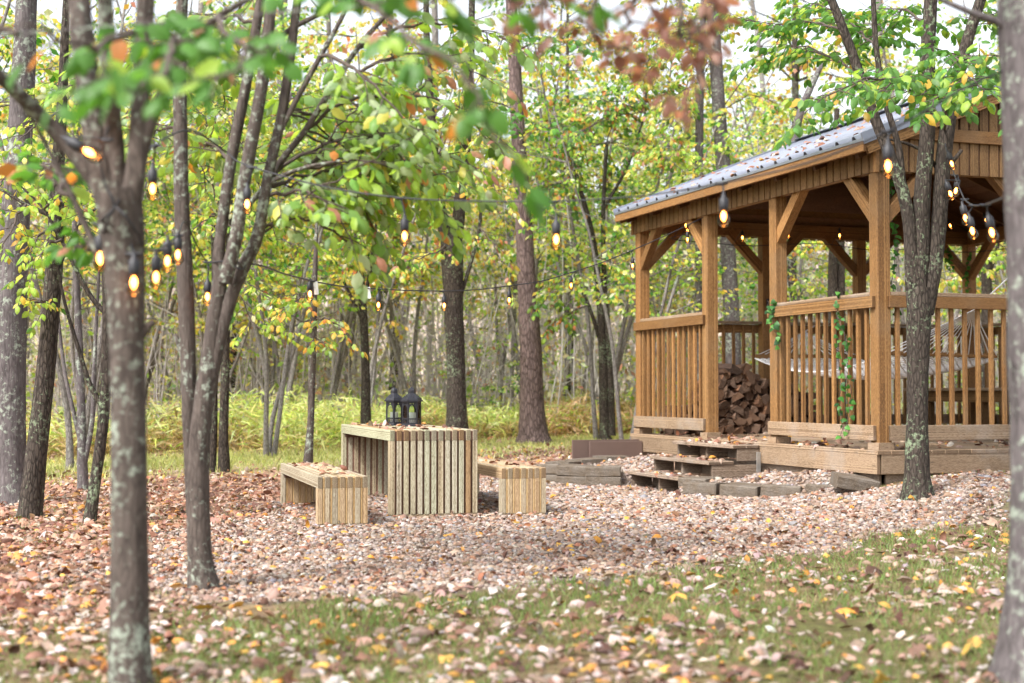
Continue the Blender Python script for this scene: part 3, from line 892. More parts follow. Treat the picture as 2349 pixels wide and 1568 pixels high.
for w0, s in ((-EV, 1), (GWID + EV, -1)):
    # eave fascia and purlin sheathing under the metal
    gb("eave_fascia", (w0 + s * 0.02, -GE, Z_E - 0.055), (w0 + s * 0.02, GLEN + GE, Z_E - 0.055), 0.11, 0.036, "cedar", up=(1, 0, 0))
    rp(board("drip_edge", (w0 - s * 0.004, -GE - 0.02, Z_E - 0.004), (w0 - s * 0.004, GLEN + GE + 0.02, Z_E - 0.004), 0.03, 0.006, M["roof"], None, (1, 0, 0)))
    nbd = 16
    for i in range(nbd):
        f0, f1 = i / nbd, (i + 1) / nbd - 0.002
        wa = w0 + s * (0.04 + (MID + EV - 0.05) * (f0 + f1) / 2)
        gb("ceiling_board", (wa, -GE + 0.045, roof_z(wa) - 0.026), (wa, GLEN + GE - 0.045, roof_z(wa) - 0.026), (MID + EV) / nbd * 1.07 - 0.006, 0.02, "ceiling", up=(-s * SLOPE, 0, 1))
    for j in range(8):
        t = 0.02 + j * (GLEN - 0.04) / 7
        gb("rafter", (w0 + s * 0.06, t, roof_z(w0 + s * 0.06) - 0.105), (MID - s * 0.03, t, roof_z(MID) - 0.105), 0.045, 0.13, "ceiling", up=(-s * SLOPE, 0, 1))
    for t in (-GE - 0.005, GLEN + GE + 0.005):
        sg = -1 if t < 0 else 1
        rp(board("rake_trim", (w0 - s * 0.01, t, Z_E + 0.004), (MID, t, roof_z(MID) + 0.012), 0.012, 0.11, M["roof"], None, (-s * SLOPE, 0, 1)))
        gb("rake_board", (w0 + s * 0.05, t - sg * 0.032, roof_z(w0 + s * 0.05) - 0.10), (MID, t - sg * 0.032, roof_z(MID) - 0.10), 0.036, 0.11, "cedar", up=(-s * SLOPE, 0, 1))

# board siding under the eaves
SKB, SKT = 3.10, 3.345
for w, s in ((-0.085, -1), (GWID + 0.085, 1)):
    L0, L1 = -0.10, GLEN + 0.10
    nbd = 45; q = (L1 - L0) / nbd
    for i in range(nbd):
        t = L0 + (i + 0.5) * q
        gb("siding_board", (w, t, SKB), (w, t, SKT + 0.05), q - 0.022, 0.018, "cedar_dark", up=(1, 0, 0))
    gb("siding_backing", (w + 0.016 * -s, L0, (SKB + SKT) / 2 + 0.02), (w + 0.016 * -s, L1, (SKB + SKT) / 2 + 0.02), 0.22, 0.006, "spacer", up=(1, 0, 0))
for t, s in ((-0.085, -1), (GLEN + 0.085, 1)):
    nbd = 46; q = (GWID + 0.14) / nbd
    for i in range(nbd):
        w = -0.07 + (i + 0.5) * q
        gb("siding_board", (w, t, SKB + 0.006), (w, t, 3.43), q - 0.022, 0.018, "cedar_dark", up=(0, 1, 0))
        zt = roof_z(w) - 0.09
        if zt > 3.56:
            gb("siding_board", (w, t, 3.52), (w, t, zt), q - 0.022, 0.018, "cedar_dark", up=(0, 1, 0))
    gb("siding_backing", (-0.05, t - s * 0.013, 3.27), (GWID + 0.05, t - s * 0.013, 3.27), 0.30, 0.006, "spacer", up=(0, 1, 0))
    gb("gable_trim", (0.02, t + s * 0.022, 3.475), (GWID - 0.02, t + s * 0.022, 3.475), 0.12, 0.036, "cedar", up=(0, 1, 0))
    tri = np.array([(0.35, t - s * 0.012, 3.5), (GWID - 0.35, t - s * 0.012, 3.5), (MID, t - s * 0.012, roof_z(MID) - 0.09),
                    (0.35, t - s * 0.018, 3.5), (GWID - 0.35, t - s * 0.018, 3.5), (MID, t - s * 0.018, roof_z(MID) - 0.09)])
    obj("gable_backing", mesh_np("gable_backing", tri, [np.array([(0, 1, 2), (5, 4, 3)]), np.array([(0, 3, 4, 1), (1, 4, 5, 2), (2, 5, 3, 0)])], mats=(M["spacer"],)), gz)
for t in (-0.09, GLEN + 0.09):
    for w in (-0.09, GWID + 0.09):
        gb("corner_trim", (w, t, SKB - 0.012), (w, t, SKT + 0.03), 0.045, 0.045, "cedar", up=(1, 0, 0))

# ---------------------------------------------------------------- steps
stp = thing("steps", "three open fronted wooden steps leading up to the gazebo deck", "steps", (*from_wt(-0.13, 2.85), 0), GZ)
SL = 1.50
for k_, (ztop, run) in enumerate(((0.475, 0.30), (0.305, 0.60), (0.135, 0.88))):
    for j in range(2):
        w1 = -(run - 0.30) - 0.003 if k_ else -0.003
        ww = 0.148 if k_ else 0.155
        wc = w1 - (j + 0.5) * ww - (0.02 if j else 0)
        wc = w1 - (j + 0.5) * (ww + 0.006)
        board("tread", (wc, -SL / 2, ztop - 0.019), (wc, SL / 2, ztop - 0.019), ww, 0.038, M["step_wood"], stp, (0, 0, 1), 0.006)
    w0, w1 = -run + 0.04, (-(run - 0.30) - 0.02 if k_ else 0.0)
    zb = ztop - 0.17 - (0.05 if k_ == 2 else 0)
    if k_ < 2: zb += 0.0
    for y in (-SL / 2 + 0.03, 0.0, SL / 2 - 0.03):
        board("stringer", (w0, y, (ztop - 0.04 + zb) / 2), (0.0 if y < 0 and k_ < 2 else w1, y, (ztop - 0.04 + zb) / 2), 0.036, ztop - 0.04 - zb, M["step_wood"], stp)
    board("riser", (w1 + 0.01, -SL / 2 + 0.06, (ztop - 0.045 + zb) / 2), (w1 + 0.01, SL / 2 - 0.06, (ztop - 0.045 + zb) / 2), ztop - 0.05 - zb, 0.02, M["step_wood"], stp, (1, 0, 0))
board("bracket", (-0.03, -SL / 2 - 0.03, 0.18), (-0.03, -SL / 2 - 0.03, 0.40), 0.05, 0.006, M["galv"], stp, (0, 1, 0))

# ---------------------------------------------------------------- kerb blocks
N = NT("split_face_concrete")
tcb = N.n("TexCoord").outputs["Object"]
nb1 = N.noise(tcb, 95, 5, 0.75); nb2 = N.noise(tcb, 5, 4, 0.6)
N.set(Base_Color=N.mix(N.ramp(nb2, [(0.35, (0, 0, 0)), (0.7, (1, 1, 1))]), N.ramp(nb1, [(0.3, (0.06, 0.044, 0.03)), (0.75, (0.20, 0.152, 0.108))]), N.ramp(nb1, [(0.3, (0.10, 0.085, 0.07)), (0.75, (0.27, 0.24, 0.21))])), Roughness=0.95)
N.b.inputs["Specular IOR Level"].default_value = 0.15
N.bump(nb1, 0.9, 0.012)
M["block"] = N.m
def block_mesh(seed, L=0.41, Wd=0.31, H=0.12):
    r = random.Random(seed)
    bm = bmesh.new()
    bmesh.ops.create_grid(bm, x_segments=1, y_segments=1, size=0.5)
    bm.free()
    bm = bmesh.new()
    bmesh.ops.create_cube(bm, size=1.0, matrix=Matrix.Diagonal((L, Wd, H, 1)))
    for v in bm.verts:
        if v.co.y > 0: v.co.x *= 0.78
    front = [f for f in bm.faces if f.normal.y < -0.5]
    bmesh.ops.bevel(bm, geom=[e for e in bm.edges if any(f in front for f in e.link_faces)], offset=0.012, segments=1, affect='EDGES')
    front = max(bm.faces, key=lambda f: -f.calc_center_median().y)
    bmesh.ops.subdivide_edges(bm, edges=list(front.edges), cuts=5, use_grid_fill=True)
    for v in bm.verts:
        if v.co.y < -Wd / 2 + 0.001: v.co.y += r.uniform(-0.002, 0.002)
        v.co += Vector((r.uniform(-.004, .004), 0, r.uniform(-.003, .003)))
    me = bpy.data.meshes.new("kerb_block"); bm.to_mesh(me); bm.free(); me.materials.append(M["block"])
    return me
BM = [block_mesh(s) for s in range(4)]
BLK = [  # w, t, z of base, yaw in gazebo frame (0 = face towards -t), label
    (-0.90, 1.93, 0.01, -72, "grey split-face block butted against the side of the lowest step"),
    (-1.05, 1.50, -0.01, -62, "grey split-face block second from the steps in the curved gravel kerb"),
    (-0.84, 1.10, -0.01, -56, "grey split-face block in the middle of the curved gravel kerb"),
    (-0.58, 0.76, 0.00, -50, "grey split-face block with a yellow leaf leaning on it"),
    (-0.30, 0.42, 0.02, -44, "grey split-face block at the deck end of the curved gravel kerb"),
    (-1.22, 3.80, 0.075, -28, "grey split-face block beside the lowest step, on the far side kerb"),
    (-1.47, 4.05, 0.075, -36, "grey split-face block in the bend of the far side kerb, top course"),
    (-1.60, 4.38, 0.075, -70, "outermost grey split-face block of the far side kerb, top course"),
    (-1.22, 3.80, -0.045, -28, "lower course grey block beside the lowest step"),
    (-1.47, 4.05, -0.045, -36, "lower course grey block in the bend of the far side kerb"),
    (-1.60, 4.38, -0.045, -70, "lower course grey block at the outer end of the far side kerb"),
    (-1.36, 4.75, 0.085, -140, "grey block turning the far side kerb back to the deck"),
    (-1.00, 4.95, 0.10, -165, "grey block in the back row of the far side kerb"),
    (-0.60, 5.05, 0.13, -172, "grey block at the deck end of the far side kerb"),
    (-1.02, 1.46, -0.13, -62, "lower course grey block second from the steps, half sunk in gravel"),
    (-0.82, 1.07, -0.13, -56, "lower course grey block in the middle of the curved kerb, half sunk"),
]
for i, (w, t, z, yaw, lab) in enumerate(BLK):
    x, y = from_wt(w, t)
    o = obj("kerb_block", BM[i % 4], None, (x, y, z + 0.06 + (0.02 if i < 5 else -0.01)), (R(random.Random(i).uniform(-2, 2)), R(random.Random(i + 50).uniform(-2.5, 2.5)), GZ + R(yaw)))
    tag(o, lab, "block", "split-face kerb blocks")
x, y = from_wt(-0.30, 0.02)
tag(obj("kerb_block", BM[1], None, (x, y, 0.205), (R(6), R(9), GZ + R(-12))), "loose grey block lying tilted against the deck corner", "block", "split-face kerb blocks")

# two brown panels standing on edge
for i, (dt, dz, ln, lab) in enumerate(((0.0, 0.0, 0.92, "brown composite board standing on edge behind another at the deck corner"), (-0.09, -0.02, 0.72, "brown composite board standing on edge, front one of the two at the deck corner"))):
    xa, ya = from_wt(-0.135, 5.26 + dt); xb, yb = from_wt(-0.135 - ln, 5.26 + dt)
    o = board("composite_board", (xa, ya, 0.285 + dz), (xb, yb, 0.285 + dz), 0.03, 0.30, M["panel_brown"])
    tag(o, lab, "board", "brown boards on edge")

# ---------------------------------------------------------------- firewood
N = NT("split_firewood")
tcf = N.n("TexCoord").outputs["Object"]
rndf = N.n("ObjectInfo").outputs["Random"]
nf = N.noise(N.mapping(tcf, (4, 50, 50)), 1.0, 5, 0.65)
cf = N.ramp(nf, [(0.3, (0.05, 0.028, 0.018)), (0.55, (0.17, 0.10, 0.062)), (0.8, (0.33, 0.23, 0.155))])
cf = N.mix(1.0, cf, N.ramp(rndf, [(0.0, (0.35, 0.33, 0.35)), (0.25, (0.8, 0.72, 0.68)), (0.45, (1.3, 1.0, 0.75)), (0.6, (0.6, 0.52, 0.5)), (0.8, (1.5, 1.55, 1.65)), (1.0, (0.5, 0.45, 0.45))]), 'MULTIPLY')
obf = N.n("VectorTransform", vector_type='NORMAL', convert_from='WORLD', convert_to='OBJECT')
N.l(N.n("NewGeometry").outputs["True Normal"], obf.inputs[0])
sxf = N.n("SeparateXYZ"); N.l(obf.outputs[0], sxf.inputs[0])
endf = N.math('GREATER_THAN', N.math('ABSOLUTE', sxf.outputs[0]), 0.8)
wvf = N.n("TexWave", wave_type='RINGS', rings_direction='X'); wvf.inputs["Scale"].default_value = 26; wvf.inputs["Distortion"].default_value = 4
N.l(tcf, wvf.inputs["Vector"])
cut = N.mix(1.0, N.ramp(wvf.outputs["Fac"], [(0.1, (0.095, 0.055, 0.034)), (0.9, (0.21, 0.14, 0.092))]), N.ramp(rndf, [(0.0, (0.35, 0.32, 0.32)), (0.3, (1.1, 0.9, 0.75)), (0.5, (0.5, 0.47, 0.47)), (0.7, (1.0, 0.95, 0.95)), (0.85, (0.45, 0.4, 0.4)), (1.0, (1.3, 1.1, 0.9))]), 'MULTIPLY')
cf = N.mix(endf, cf, cut)
N.set(Base_Color=cf, Roughness=0.9); N.bump(nf, 0.7, 0.01)
M["firewood"] = N.m
def log_mesh(seed):
    r = random.Random(seed)
    k = r.choice([3, 4, 4, 5, 6])
    a0, span = 0, (R(r.choice([100, 180, 360])) if k > 3 else R(90))
    rad = r.uniform(0.055, 0.095)
    pts = []
    if span < R(300):
        pts.append((0, 0))
        for i in range(k): 
            an = a0 + span * i / (k - 1); pts.append((rad * 1.25 * math.cos(an) * r.uniform(.9, 1.08), rad * 1.25 * math.sin(an) * r.uniform(.9, 1.08)))
    else:
        for i in range(k + 2):
            an = span * i / (k + 2); pts.append((rad * .8 * math.cos(an) * r.uniform(.8, 1.15), rad * .8 * math.sin(an) * r.uniform(.8, 1.15)))
    cx = sum(p[0] for p in pts) / len(pts); cy_ = sum(p[1] for p in pts) / len(pts)
    n = len(pts); V = []
    for x in (-0.2, 0.2):
        for (a, b) in pts: V.append((x + r.uniform(-.012, .012), (a - cx) + r.uniform(-.006, .006), (b - cy_) + r.uniform(-.006, .006)))
    me = bpy.data.meshes.new("log")
    me.from_pydata(V, [], [tuple(range(n))[::-1], tuple(range(n, 2 * n))] + [(i, (i + 1) % n, n + (i + 1) % n, n + i) for i in range(n)])
    me.materials.append(M["firewood"])
    return me
LM = [log_mesh(s) for s in range(24)]
rr = random.Random(4)
def pile_h(w):
    if w < 0.62: return 0.34
    return float(np.interp(w, [0.62, 0.72, 0.95, 1.15, 1.35, 1.6, 2.2], [0.40, 0.86, 0.80, 0.90, 0.72, 0.66, 0.50]))
row = 0
z = 0.055
while z < 0.9:
    w = 0.16 + (0.06 if row % 2 else 0)
    while w < 2.2:
        if z < pile_h(w):
            x, y = from_wt(w, 5.06 + rr.uniform(-0.04, 0.03))
            o = obj("firewood_log", rr.choice(LM), None, (x, y, DECK + z + rr.uniform(-.012, .012)), (rr.uniform(0, 6.28), rr.uniform(-.12, .12), GZ + R(90) + rr.uniform(-.35, .35)))
            low = w < 0.62
            rown = ("bottom", "second", "third", "fourth", "fifth", "sixth", "seventh", "eighth", "ninth", "tenth", "eleventh", "twelfth")[row]
            lab_ = f"split firewood log in the {rown} row of the low stack behind the railing" if low else f"split firewood log in the {rown} row of the tall stack inside the gazebo"
            tag(o, lab_, "log", lab_.replace("log", "logs"))
        w += rr.uniform(0.085, 0.13)
    z += 0.084
    row += 1

# ---------------------------------------------------------------- picnic table inside
def wt3(w, t, z): return (*from_wt(w, t), z)
pt = thing("picnic_table", "low brown plank table along the back of the gazebo", "table", wt3(4.0, 3.3, DECK), GZ)
for i in range(6):
    board("top_board", (-0.43 + i * 0.155, -1.5, 0.575), (-0.43 + i * 0.155, 1.5, 0.575), 0.148, 0.036, M["weathered"], pt)
for sx in (-0.40, 0.44):
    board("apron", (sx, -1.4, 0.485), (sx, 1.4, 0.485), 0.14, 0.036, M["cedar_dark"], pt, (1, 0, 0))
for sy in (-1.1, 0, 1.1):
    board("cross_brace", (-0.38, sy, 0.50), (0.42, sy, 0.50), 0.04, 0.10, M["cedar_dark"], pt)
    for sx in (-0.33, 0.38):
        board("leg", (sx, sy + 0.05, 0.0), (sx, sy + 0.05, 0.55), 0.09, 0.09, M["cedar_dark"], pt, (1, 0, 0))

# ---------------------------------------------------------------- hammock
hm = thing("hammock", "white rope hammock with wooden spreader bars slung inside the gazebo", "hammock", wt3(1.75, 2.9, 1.3), 0)
HI = Matrix.Translation(hm.location).inverted()
rngh = np.random.default_rng(8)
apL, apR = np.array(wt3(2.25, 5.2, 1.84)), np.array(wt3(1.50, 0.62, 1.87))
bL0, bL1 = np.array(wt3(1.10, 4.45, 1.49)), np.array(wt3(2.60, 4.45, 1.50))
bR0, bR1 = np.array(wt3(0.88, 1.35, 1.45)), np.array(wt3(2.34, 1.35, 1.43))
def hch(o): o.parent = hm; o.matrix_parent_inverse = HI; return o
for a, b in ((bL0, bL1), (bR0, bR1)):
    hch(board("spreader_bar", a, b, 0.03, 0.045, M["cedar"]))
nr_ = 17
for ap, b0, b1 in ((apL, bL0, bL1), (apR, bR0, bR1)):
    W = Wood(rngh)
    for k_ in range(nr_):
        e = b0 + (b1 - b0) * (k_ / (nr_ - 1))
        W.tube(np.array([ap, (ap + e) / 2 + [0, 0, -0.012], e]), [0.006, 0.006, 0.006], 4)
    hch(obj("rope_fan", W.mesh("rope_fan", M["rope"])))
W = Wood(rngh)
ks = np.linspace(0, 1, 28)
bed = []
for f in np.linspace(0, 1, nr_):
    a = bL0 + (bL1 - bL0) * f; b = bR0 + (bR1 - bR0) * f
    sag = 0.17 + 0.08 * (1 - (2 * f - 1) ** 2)
    P = a[None] * (1 - ks[:, None]) + b[None] * ks[:, None]
    P[:, 2] -= sag * (1 - (2 * ks - 1) ** 2) + 0.03
    bed.append(P)
bed = np.array(bed)
for i in range(nr_ - 1):
    for sgn in (0, 1):
        P = np.array([(bed[i] if (j + sgn) % 2 == 0 else bed[i + 1])[j] for j in range(len(ks))])
        W.tube(P, np.full(len(P), 0.0075), 4)
for e in (0, -1): W.tube(bed[e], np.full(len(ks), 0.009), 5)
hch(obj("rope_bed", W.mesh("rope_bed", M["rope"])))
W = Wood(rngh)
W.tube(np.array([apL, wt3(2.5, 5.37, 1.93)]), [0.008, 0.008], 5); W.tube(np.array([apR, wt3(1.75, 0.08, 2.35)]), [0.008, 0.008], 5)
hch(obj("hanging_rope", W.mesh("hanging_rope", M["rope"])))

# ---------------------------------------------------------------- small fixture on the rear post
fx = thing("spotlight", "small black spotlight clamped to the rear post of the gazebo", "spotlight", wt3(1.79, 5.36, 2.22), GZ)
board("housing", (0.0, -0.06, 0), (0.16, -0.06, 0), 0.09, 0.09, M["black_metal"], fx, bev=0.012)
board("clamp", (-0.02, 0.0, 0), (0.02, 0.0, 0), 0.03, 0.12, M["black_metal"], fx)
for sx in (0.045, 0.115):
    me = bpy.data.meshes.new("lens"); bm = bmesh.new()
    bmesh.ops.create_cone(bm, cap_ends=True, segments=14, radius1=0.028, radius2=0.024, depth=0.02, matrix=Matrix.Translation((sx, -0.112, 0)) @ Matrix.Rotation(R(90), 4, 'X'))
    bm.to_mesh(me); bm.free(); me.materials.append(M["galv"]); obj("lens", me, fx)

# ---------------------------------------------------------------- ivy garlands
IVY_V = np.array([(0, 0, 0), (.12, .42, -.05), (.5, .34, .02), (1, 0, -.12), (.5, -.34, .02), (.12, -.42, -.05), (.4, 0, .08)])
IVY_T = np.array([(6, 0, 5), (6, 1, 0), (6, 2, 1), (6, 3, 2), (6, 4, 3), (6, 5, 4)])
def ivy(label, paths, leaf=0.065, gap=0.05):
    rg = np.random.default_rng(len(label))
    t = thing("ivy_garland", label, "ivy", paths[0][0], 0, "ivy garlands on the gazebo")
    inv = Matrix.Translation(t.location).inverted()
    W = Wood(rg); P_, A_, S_ = [], [], []
    for pth in paths:
        Q = spline(np.array(pth), 40); Q[1:-1] += rg.normal(0, 0.008, Q[1:-1].shape)
        W.tube(Q, np.full(40, 0.0035), 4)
        L = np.linalg.norm(np.diff(Q, axis=0), axis=1).sum()
        for k_ in range(int(L / gap)):
            q = Q[min(39, int(39 * (k_ + rg.random()) * gap / L))]
            P_.append(q + rg.normal(0, 0.014, 3)); A_.append(np.array([rg.normal(0, .7), -0.35 + rg.normal(0, .4), -0.6])); S_.append(leaf * rg.uniform(.7, 1.15))
    n = len(P_)
    me = scatter_mesh("foliage", IVY_V, [IVY_T], np.array(P_), frames(np.array(A_), np.array([-.3, -1.0, .5]) + rg.normal(0, .4, (n, 3))), np.array(S_), pick(rg, [((.05, .17, .035), 3), ((.10, .28, .06), 2), ((.03, .10, .03), 1)], n), M["leaf"])
    for nm, mm in (("vine", W.mesh("vine", M["twig"])), ("foliage", me)):
        o = obj(nm, mm, t); o.matrix_parent_inverse = inv
        if nm == "foliage": o["kind"] = "stuff"
o_ = -0.125
ivy("short ivy garland hooked over the rail end by the steps", [[wt3(o_, 1.80, 2.02), wt3(o_, 1.82, 1.9), wt3(o_, 1.76, 1.72), wt3(o_, 1.70, 1.48)], [wt3(o_, 1.93, 2.0), wt3(o_, 1.88, 1.86), wt3(o_, 1.8, 1.75)]])
ivy("long ivy garland trailing down the balusters beside the corner post", [[wt3(o_ + .03, .58, 2.05), wt3(o_, .56, 1.75), wt3(o_, .52, 1.3), wt3(o_, .50, .95), wt3(o_, .47, .58)], [wt3(o_, .50, 1.75), wt3(o_, .38, 1.45), wt3(o_, .34, 1.0), wt3(o_, .40, .62)]])
ivy("ivy garland hanging from the roof frame behind the corner post", [[wt3(.22, .12, 3.08), wt3(.2, .12, 2.8), wt3(.27, .12, 2.45), wt3(.22, .13, 2.05), wt3(.26, .12, 1.75)]], gap=0.035)
ivy("ivy garland hanging on the far corner post", [[wt3(4.95, 5.30, 3.0), wt3(4.9, 5.3, 2.7), wt3(4.93, 5.3, 2.4)], [wt3(4.6, 5.32, 3.05), wt3(4.62, 5.3, 2.75)]], gap=0.04)

# ---------------------------------------------------------------- leaves blown on roof and deck
rg = np.random.default_rng(77)
n = 420
w = rg.uniform(-EV + .02, MID, n); t = rg.uniform(-GE, GLEN + GE, n)
k_ = vnoise(w, t, 0.45, 3) + 0.3 * rg.random(n) > 0.55; w, t = w[k_], t[k_]; n = len(w)
xy = np.array([from_wt(a, b) for a, b in zip(w, t)])
P_ = np.column_stack([xy, Z_E + SLOPE * (w + EV) + 0.045])
nr = np.array([-.36, -.12, 1.0]) + rg.normal(0, .35, (n, 3))
o = obj("leaf_litter", scatter_mesh("leaf_litter", LEAF_HI_V, [LEAF_HI_T, LEAF_HI_Q], P_, frames(rg.normal(0, 1, (n, 3)) * [1, 1, .2], nr), rg.uniform(.05, .10, n), pick(rg, PAL_DEEP, n), M["litter"], rg.uniform(1, 5, n), smooth=True))
tag(o, "dry brown leaves scattered over the metal roof", "leaf litter", kind="stuff")
n = 420
w = rg.uniform(-.10, 3.2, n); t = rg.uniform(-.10, 5.0, n)
w[:120] = rg.uniform(-.1, .35, 120); w[120:170] = rg.uniform(-.44, -.12, 50); t[120:170] = rg.uniform(2.15, 3.5, 50)
w[170:200] = rg.uniform(-.72, -.45, 30); t[170:200] = rg.uniform(2.15, 3.5, 30); w[200:225] = rg.uniform(-1.0, -.75, 25); t[200:225] = rg.uniform(2.15, 3.5, 25)
zz = np.full(n, DECK + .012); zz[120:170] = .487; zz[170:200] = .317; zz[200:225] = .147
xy = np.array([from_wt(a, b) for a, b in zip(w, t)])
o = obj("leaf_litter", scatter_mesh("leaf_litter", LEAF_HI_V, [LEAF_HI_T, LEAF_HI_Q], np.column_stack([xy, zz]), frames(rg.normal(0, 1, (n, 3)) * [1, 1, .25], np.array([0, 0, 1.]) + rg.normal(0, .4, (n, 3))), rg.uniform(.05, .11, n), pick(rg, PAL_LITTER, n), M["litter"], rg.uniform(1, 5, n), smooth=True))
tag(o, "dry leaves blown over the gazebo deck and steps", "leaf litter", kind="stuff")
# ================================================================== TABLE, BENCHES, LANTERNS
TZ = R(16.5)
TV2 = np.array([math.cos(TZ), math.sin(TZ)]); TU2 = np.array([-math.sin(TZ), math.cos(TZ)])
TNL = np.array([-1.01, 11.8])
def tb(v, u): p = TNL + v * TV2 + u * TU2; return float(p[0]), float(p[1])

def slat_furniture(name, label, cat, v, u, width, length, H, n, bw, gap_mat, mat, group=None, proud=0.0, sink=0.0, zoff=0.0):
    x, y = tb(v, u)
    t = thing(name, label, cat, (x, y, zoff), TZ, group)
    pitch = (width - bw) / (n - 1)
    gp = pitch - bw
    for i in range(n):
        c = bw / 2 + i * pitch
        board("top_slat", (c, 0, H - 0.0445), (c, length, H - 0.0445), bw, 0.089, mat, t, bev=0.002)
        for y0 in (0.0445 + 0.0, length - 0.0445):
            board("leg_slat", (c, y0, 0.026), (c, y0, H - 0.0905), 0.089, bw, mat, t, (1, 0, 0), bev=0.002)
        if i < n - 1:
            g = c + pitch / 2
            if gap_mat is M["strip"]:      # flush filler strips
                board("filler_strip", (g, 0.004, H - 0.0445 - 0.004), (g, length - 0.004, H - 0.0445 - 0.004), gp - 0.006, 0.081, gap_mat, t, bev=0.001)
                for y0 in (0.044, length - 0.044):
                    board("filler_strip", (g, y0, 0.03), (g, y0, H - 0.0905), 0.078, gp - 0.006, gap_mat, t, (1, 0, 0), bev=0.001)
            else:                                # recessed dark spacers
                board("spacer", (g, 0.007, H - 0.05), (g, length - 0.007, H - 0.05), gp - 0.001, 0.080, gap_mat, t, bev=0.001)
                for y0 in (0.0445 + 0.012, length - 0.0445 - 0.012):
                    board("spacer", (g, y0, 0.03), (g, y0, H - 0.0915), 0.062, gp - 0.001, gap_mat, t, (1, 0, 0), bev=0.001)
    for y0 in (0.046, length - 0.046):
        board("foot_rail", (0.004, y0, 0.012), (width - 0.004, y0, 0.012), 0.082, 0.026, M["pine_warm"], t, bev=0.002)
    for y0 in (0.12, length - 0.12):
        board("ledger", (0.02, y0, H - 0.11), (width - 0.02, y0, H - 0.11), 0.038, 0.038, M["spacer"], t, bev=0.001)
        board("backing", (0.03, 0.0, 0.3), (width - 0.03, 0.0, 0.3), 0.004, 0.3, M["spacer"], t, bev=0) if False else None
    return t
slat_furniture("slat_table", "pale timber slat table with two black lanterns on top", "table", 0, 0, 0.75, 2.4, 0.725, 13, 0.039, M["spacer"], M["pine"])
slat_furniture("slat_bench", "pale timber slat bench on the open side of the table, set forward of it", "bench", -0.685, -0.55, 0.395, 2.25, 0.395, 7, 0.038, M["strip"], M["pine_warm"], "slat benches at the table", zoff=-0.012)
slat_furniture("slat_bench", "pale timber slat bench between the table and the gazebo steps", "bench", 0.955, -0.02, 0.395, 2.25, 0.41, 7, 0.038, M["strip"], M["pine_warm"], "slat benches at the table", zoff=-0.012)

# lanterns
N = NT("clear_glass")
fres = N.n("Fresnel"); fres.inputs["IOR"].default_value = 1.45
tr_ = N.n("BsdfTransparent"); gl_ = N.n("BsdfGlossy"); gl_.inputs["Roughness"].default_value = 0.03
tr_.inputs["Color"].default_value = (0.93, 0.96, 0.95, 1)
ms_ = N.n("MixShader"); N.l(fres.outputs[0], ms_.inputs[0]); N.l(tr_.outputs[0], ms_.inputs[1]); N.l(gl_.outputs[0], ms_.inputs[2]); N.l(ms_.outputs[0], N.out.inputs["Surface"])
M["glass"] = N.m
def hexring(r, z, rot=0.0, n=6): return [(r * math.cos(rot + i * 2 * math.pi / n), r * math.sin(rot + i * 2 * math.pi / n), z) for i in range(n)]
def loft(name, rings, m, n=6, cap=True, smooth=False):
    V = [p for r in rings for p in r]
    F = [(k * n + i, k * n + (i + 1) % n, (k + 1) * n + (i + 1) % n, (k + 1) * n + i) for k in range(len(rings) - 1) for i in range(n)]
    if cap: F += [tuple(range(n))[::-1], tuple((len(rings) - 1) * n + i for i in range(n))]
    me = bpy.data.meshes.new(name); me.from_pydata(V, [], F); me.materials.append(m)
    if smooth:
        me.polygons.foreach_set("use_smooth", [True] * len(me.polygons))
    return me
def lantern_panel():
    """one side with an arched opening, a row of triangular cut-outs below and pierced holes above"""
    Wp, Hh = 0.082, 0.172
    bm = bmesh.new()
    z0, z1 = 0.045, 0.105
    r = 0.030
    arch = [(-r, z0)] + [(-r * math.cos(a), z1 + 1.35 * r * math.sin(a)) for a in np.linspace(0, math.pi, 11)] + [(r, z0)]
    th = 0.003
    def prism(poly):
        a = [bm.verts.new((x, -th / 2, z)) for x, z in poly]; b = [bm.verts.new((x, th / 2, z)) for x, z in poly]
        bm.faces.new(a); bm.faces.new(b[::-1])
        for i in range(len(poly)):
            j = (i + 1) % len(poly); bm.faces.new((a[j], a[i], b[i], b[j]))
    h = Wp / 2
    prism([(-h, 0), (-r, 0), (-r, Hh), (-h, Hh)]); prism([(r, 0), (h, 0), (h, Hh), (r, Hh)])
    top = [p for p in arch[1:-1]]
    for i in range(len(top) - 1):
        (xa, za), (xb, zb) = top[i], top[i + 1]
        gap = 0.008 if i in (2, 4, 5, 7) else 0
        zt = Hh
        if gap: prism([(xa, za), (xb, zb), (xb, 0.150), (xa, 0.150)]); prism([(xa, 0.158), (xb, 0.158), (xb, zt), (xa, zt)])
        else: prism([(xa, za), (xb, zb), (xb, zt), (xa, zt)])
    prism([(-r, 0), (r, 0), (r, 0.010), (-r, 0.010)]); prism([(-r, 0.035), (r, 0.035), (r, z0), (-r, z0)])
    for k_ in range(3):
        xc = -r + (k_ + .5) * 2 * r / 3
        prism([(xc - 0.0085, 0.010), (xc - 0.006, 0.010), (xc + 0.0008, 0.035), (xc - 0.0008, 0.035)]); prism([(xc + 0.006, 0.010), (xc + 0.0085, 0.010), (xc + 0.0008, 0.035), (xc - 0.0008, 0.035)])
    me = bpy.data.meshes.new("side_panel"); bm.to_mesh(me); bm.free(); me.materials.append(M["black_metal"]); return me
LPANEL = lantern_panel()
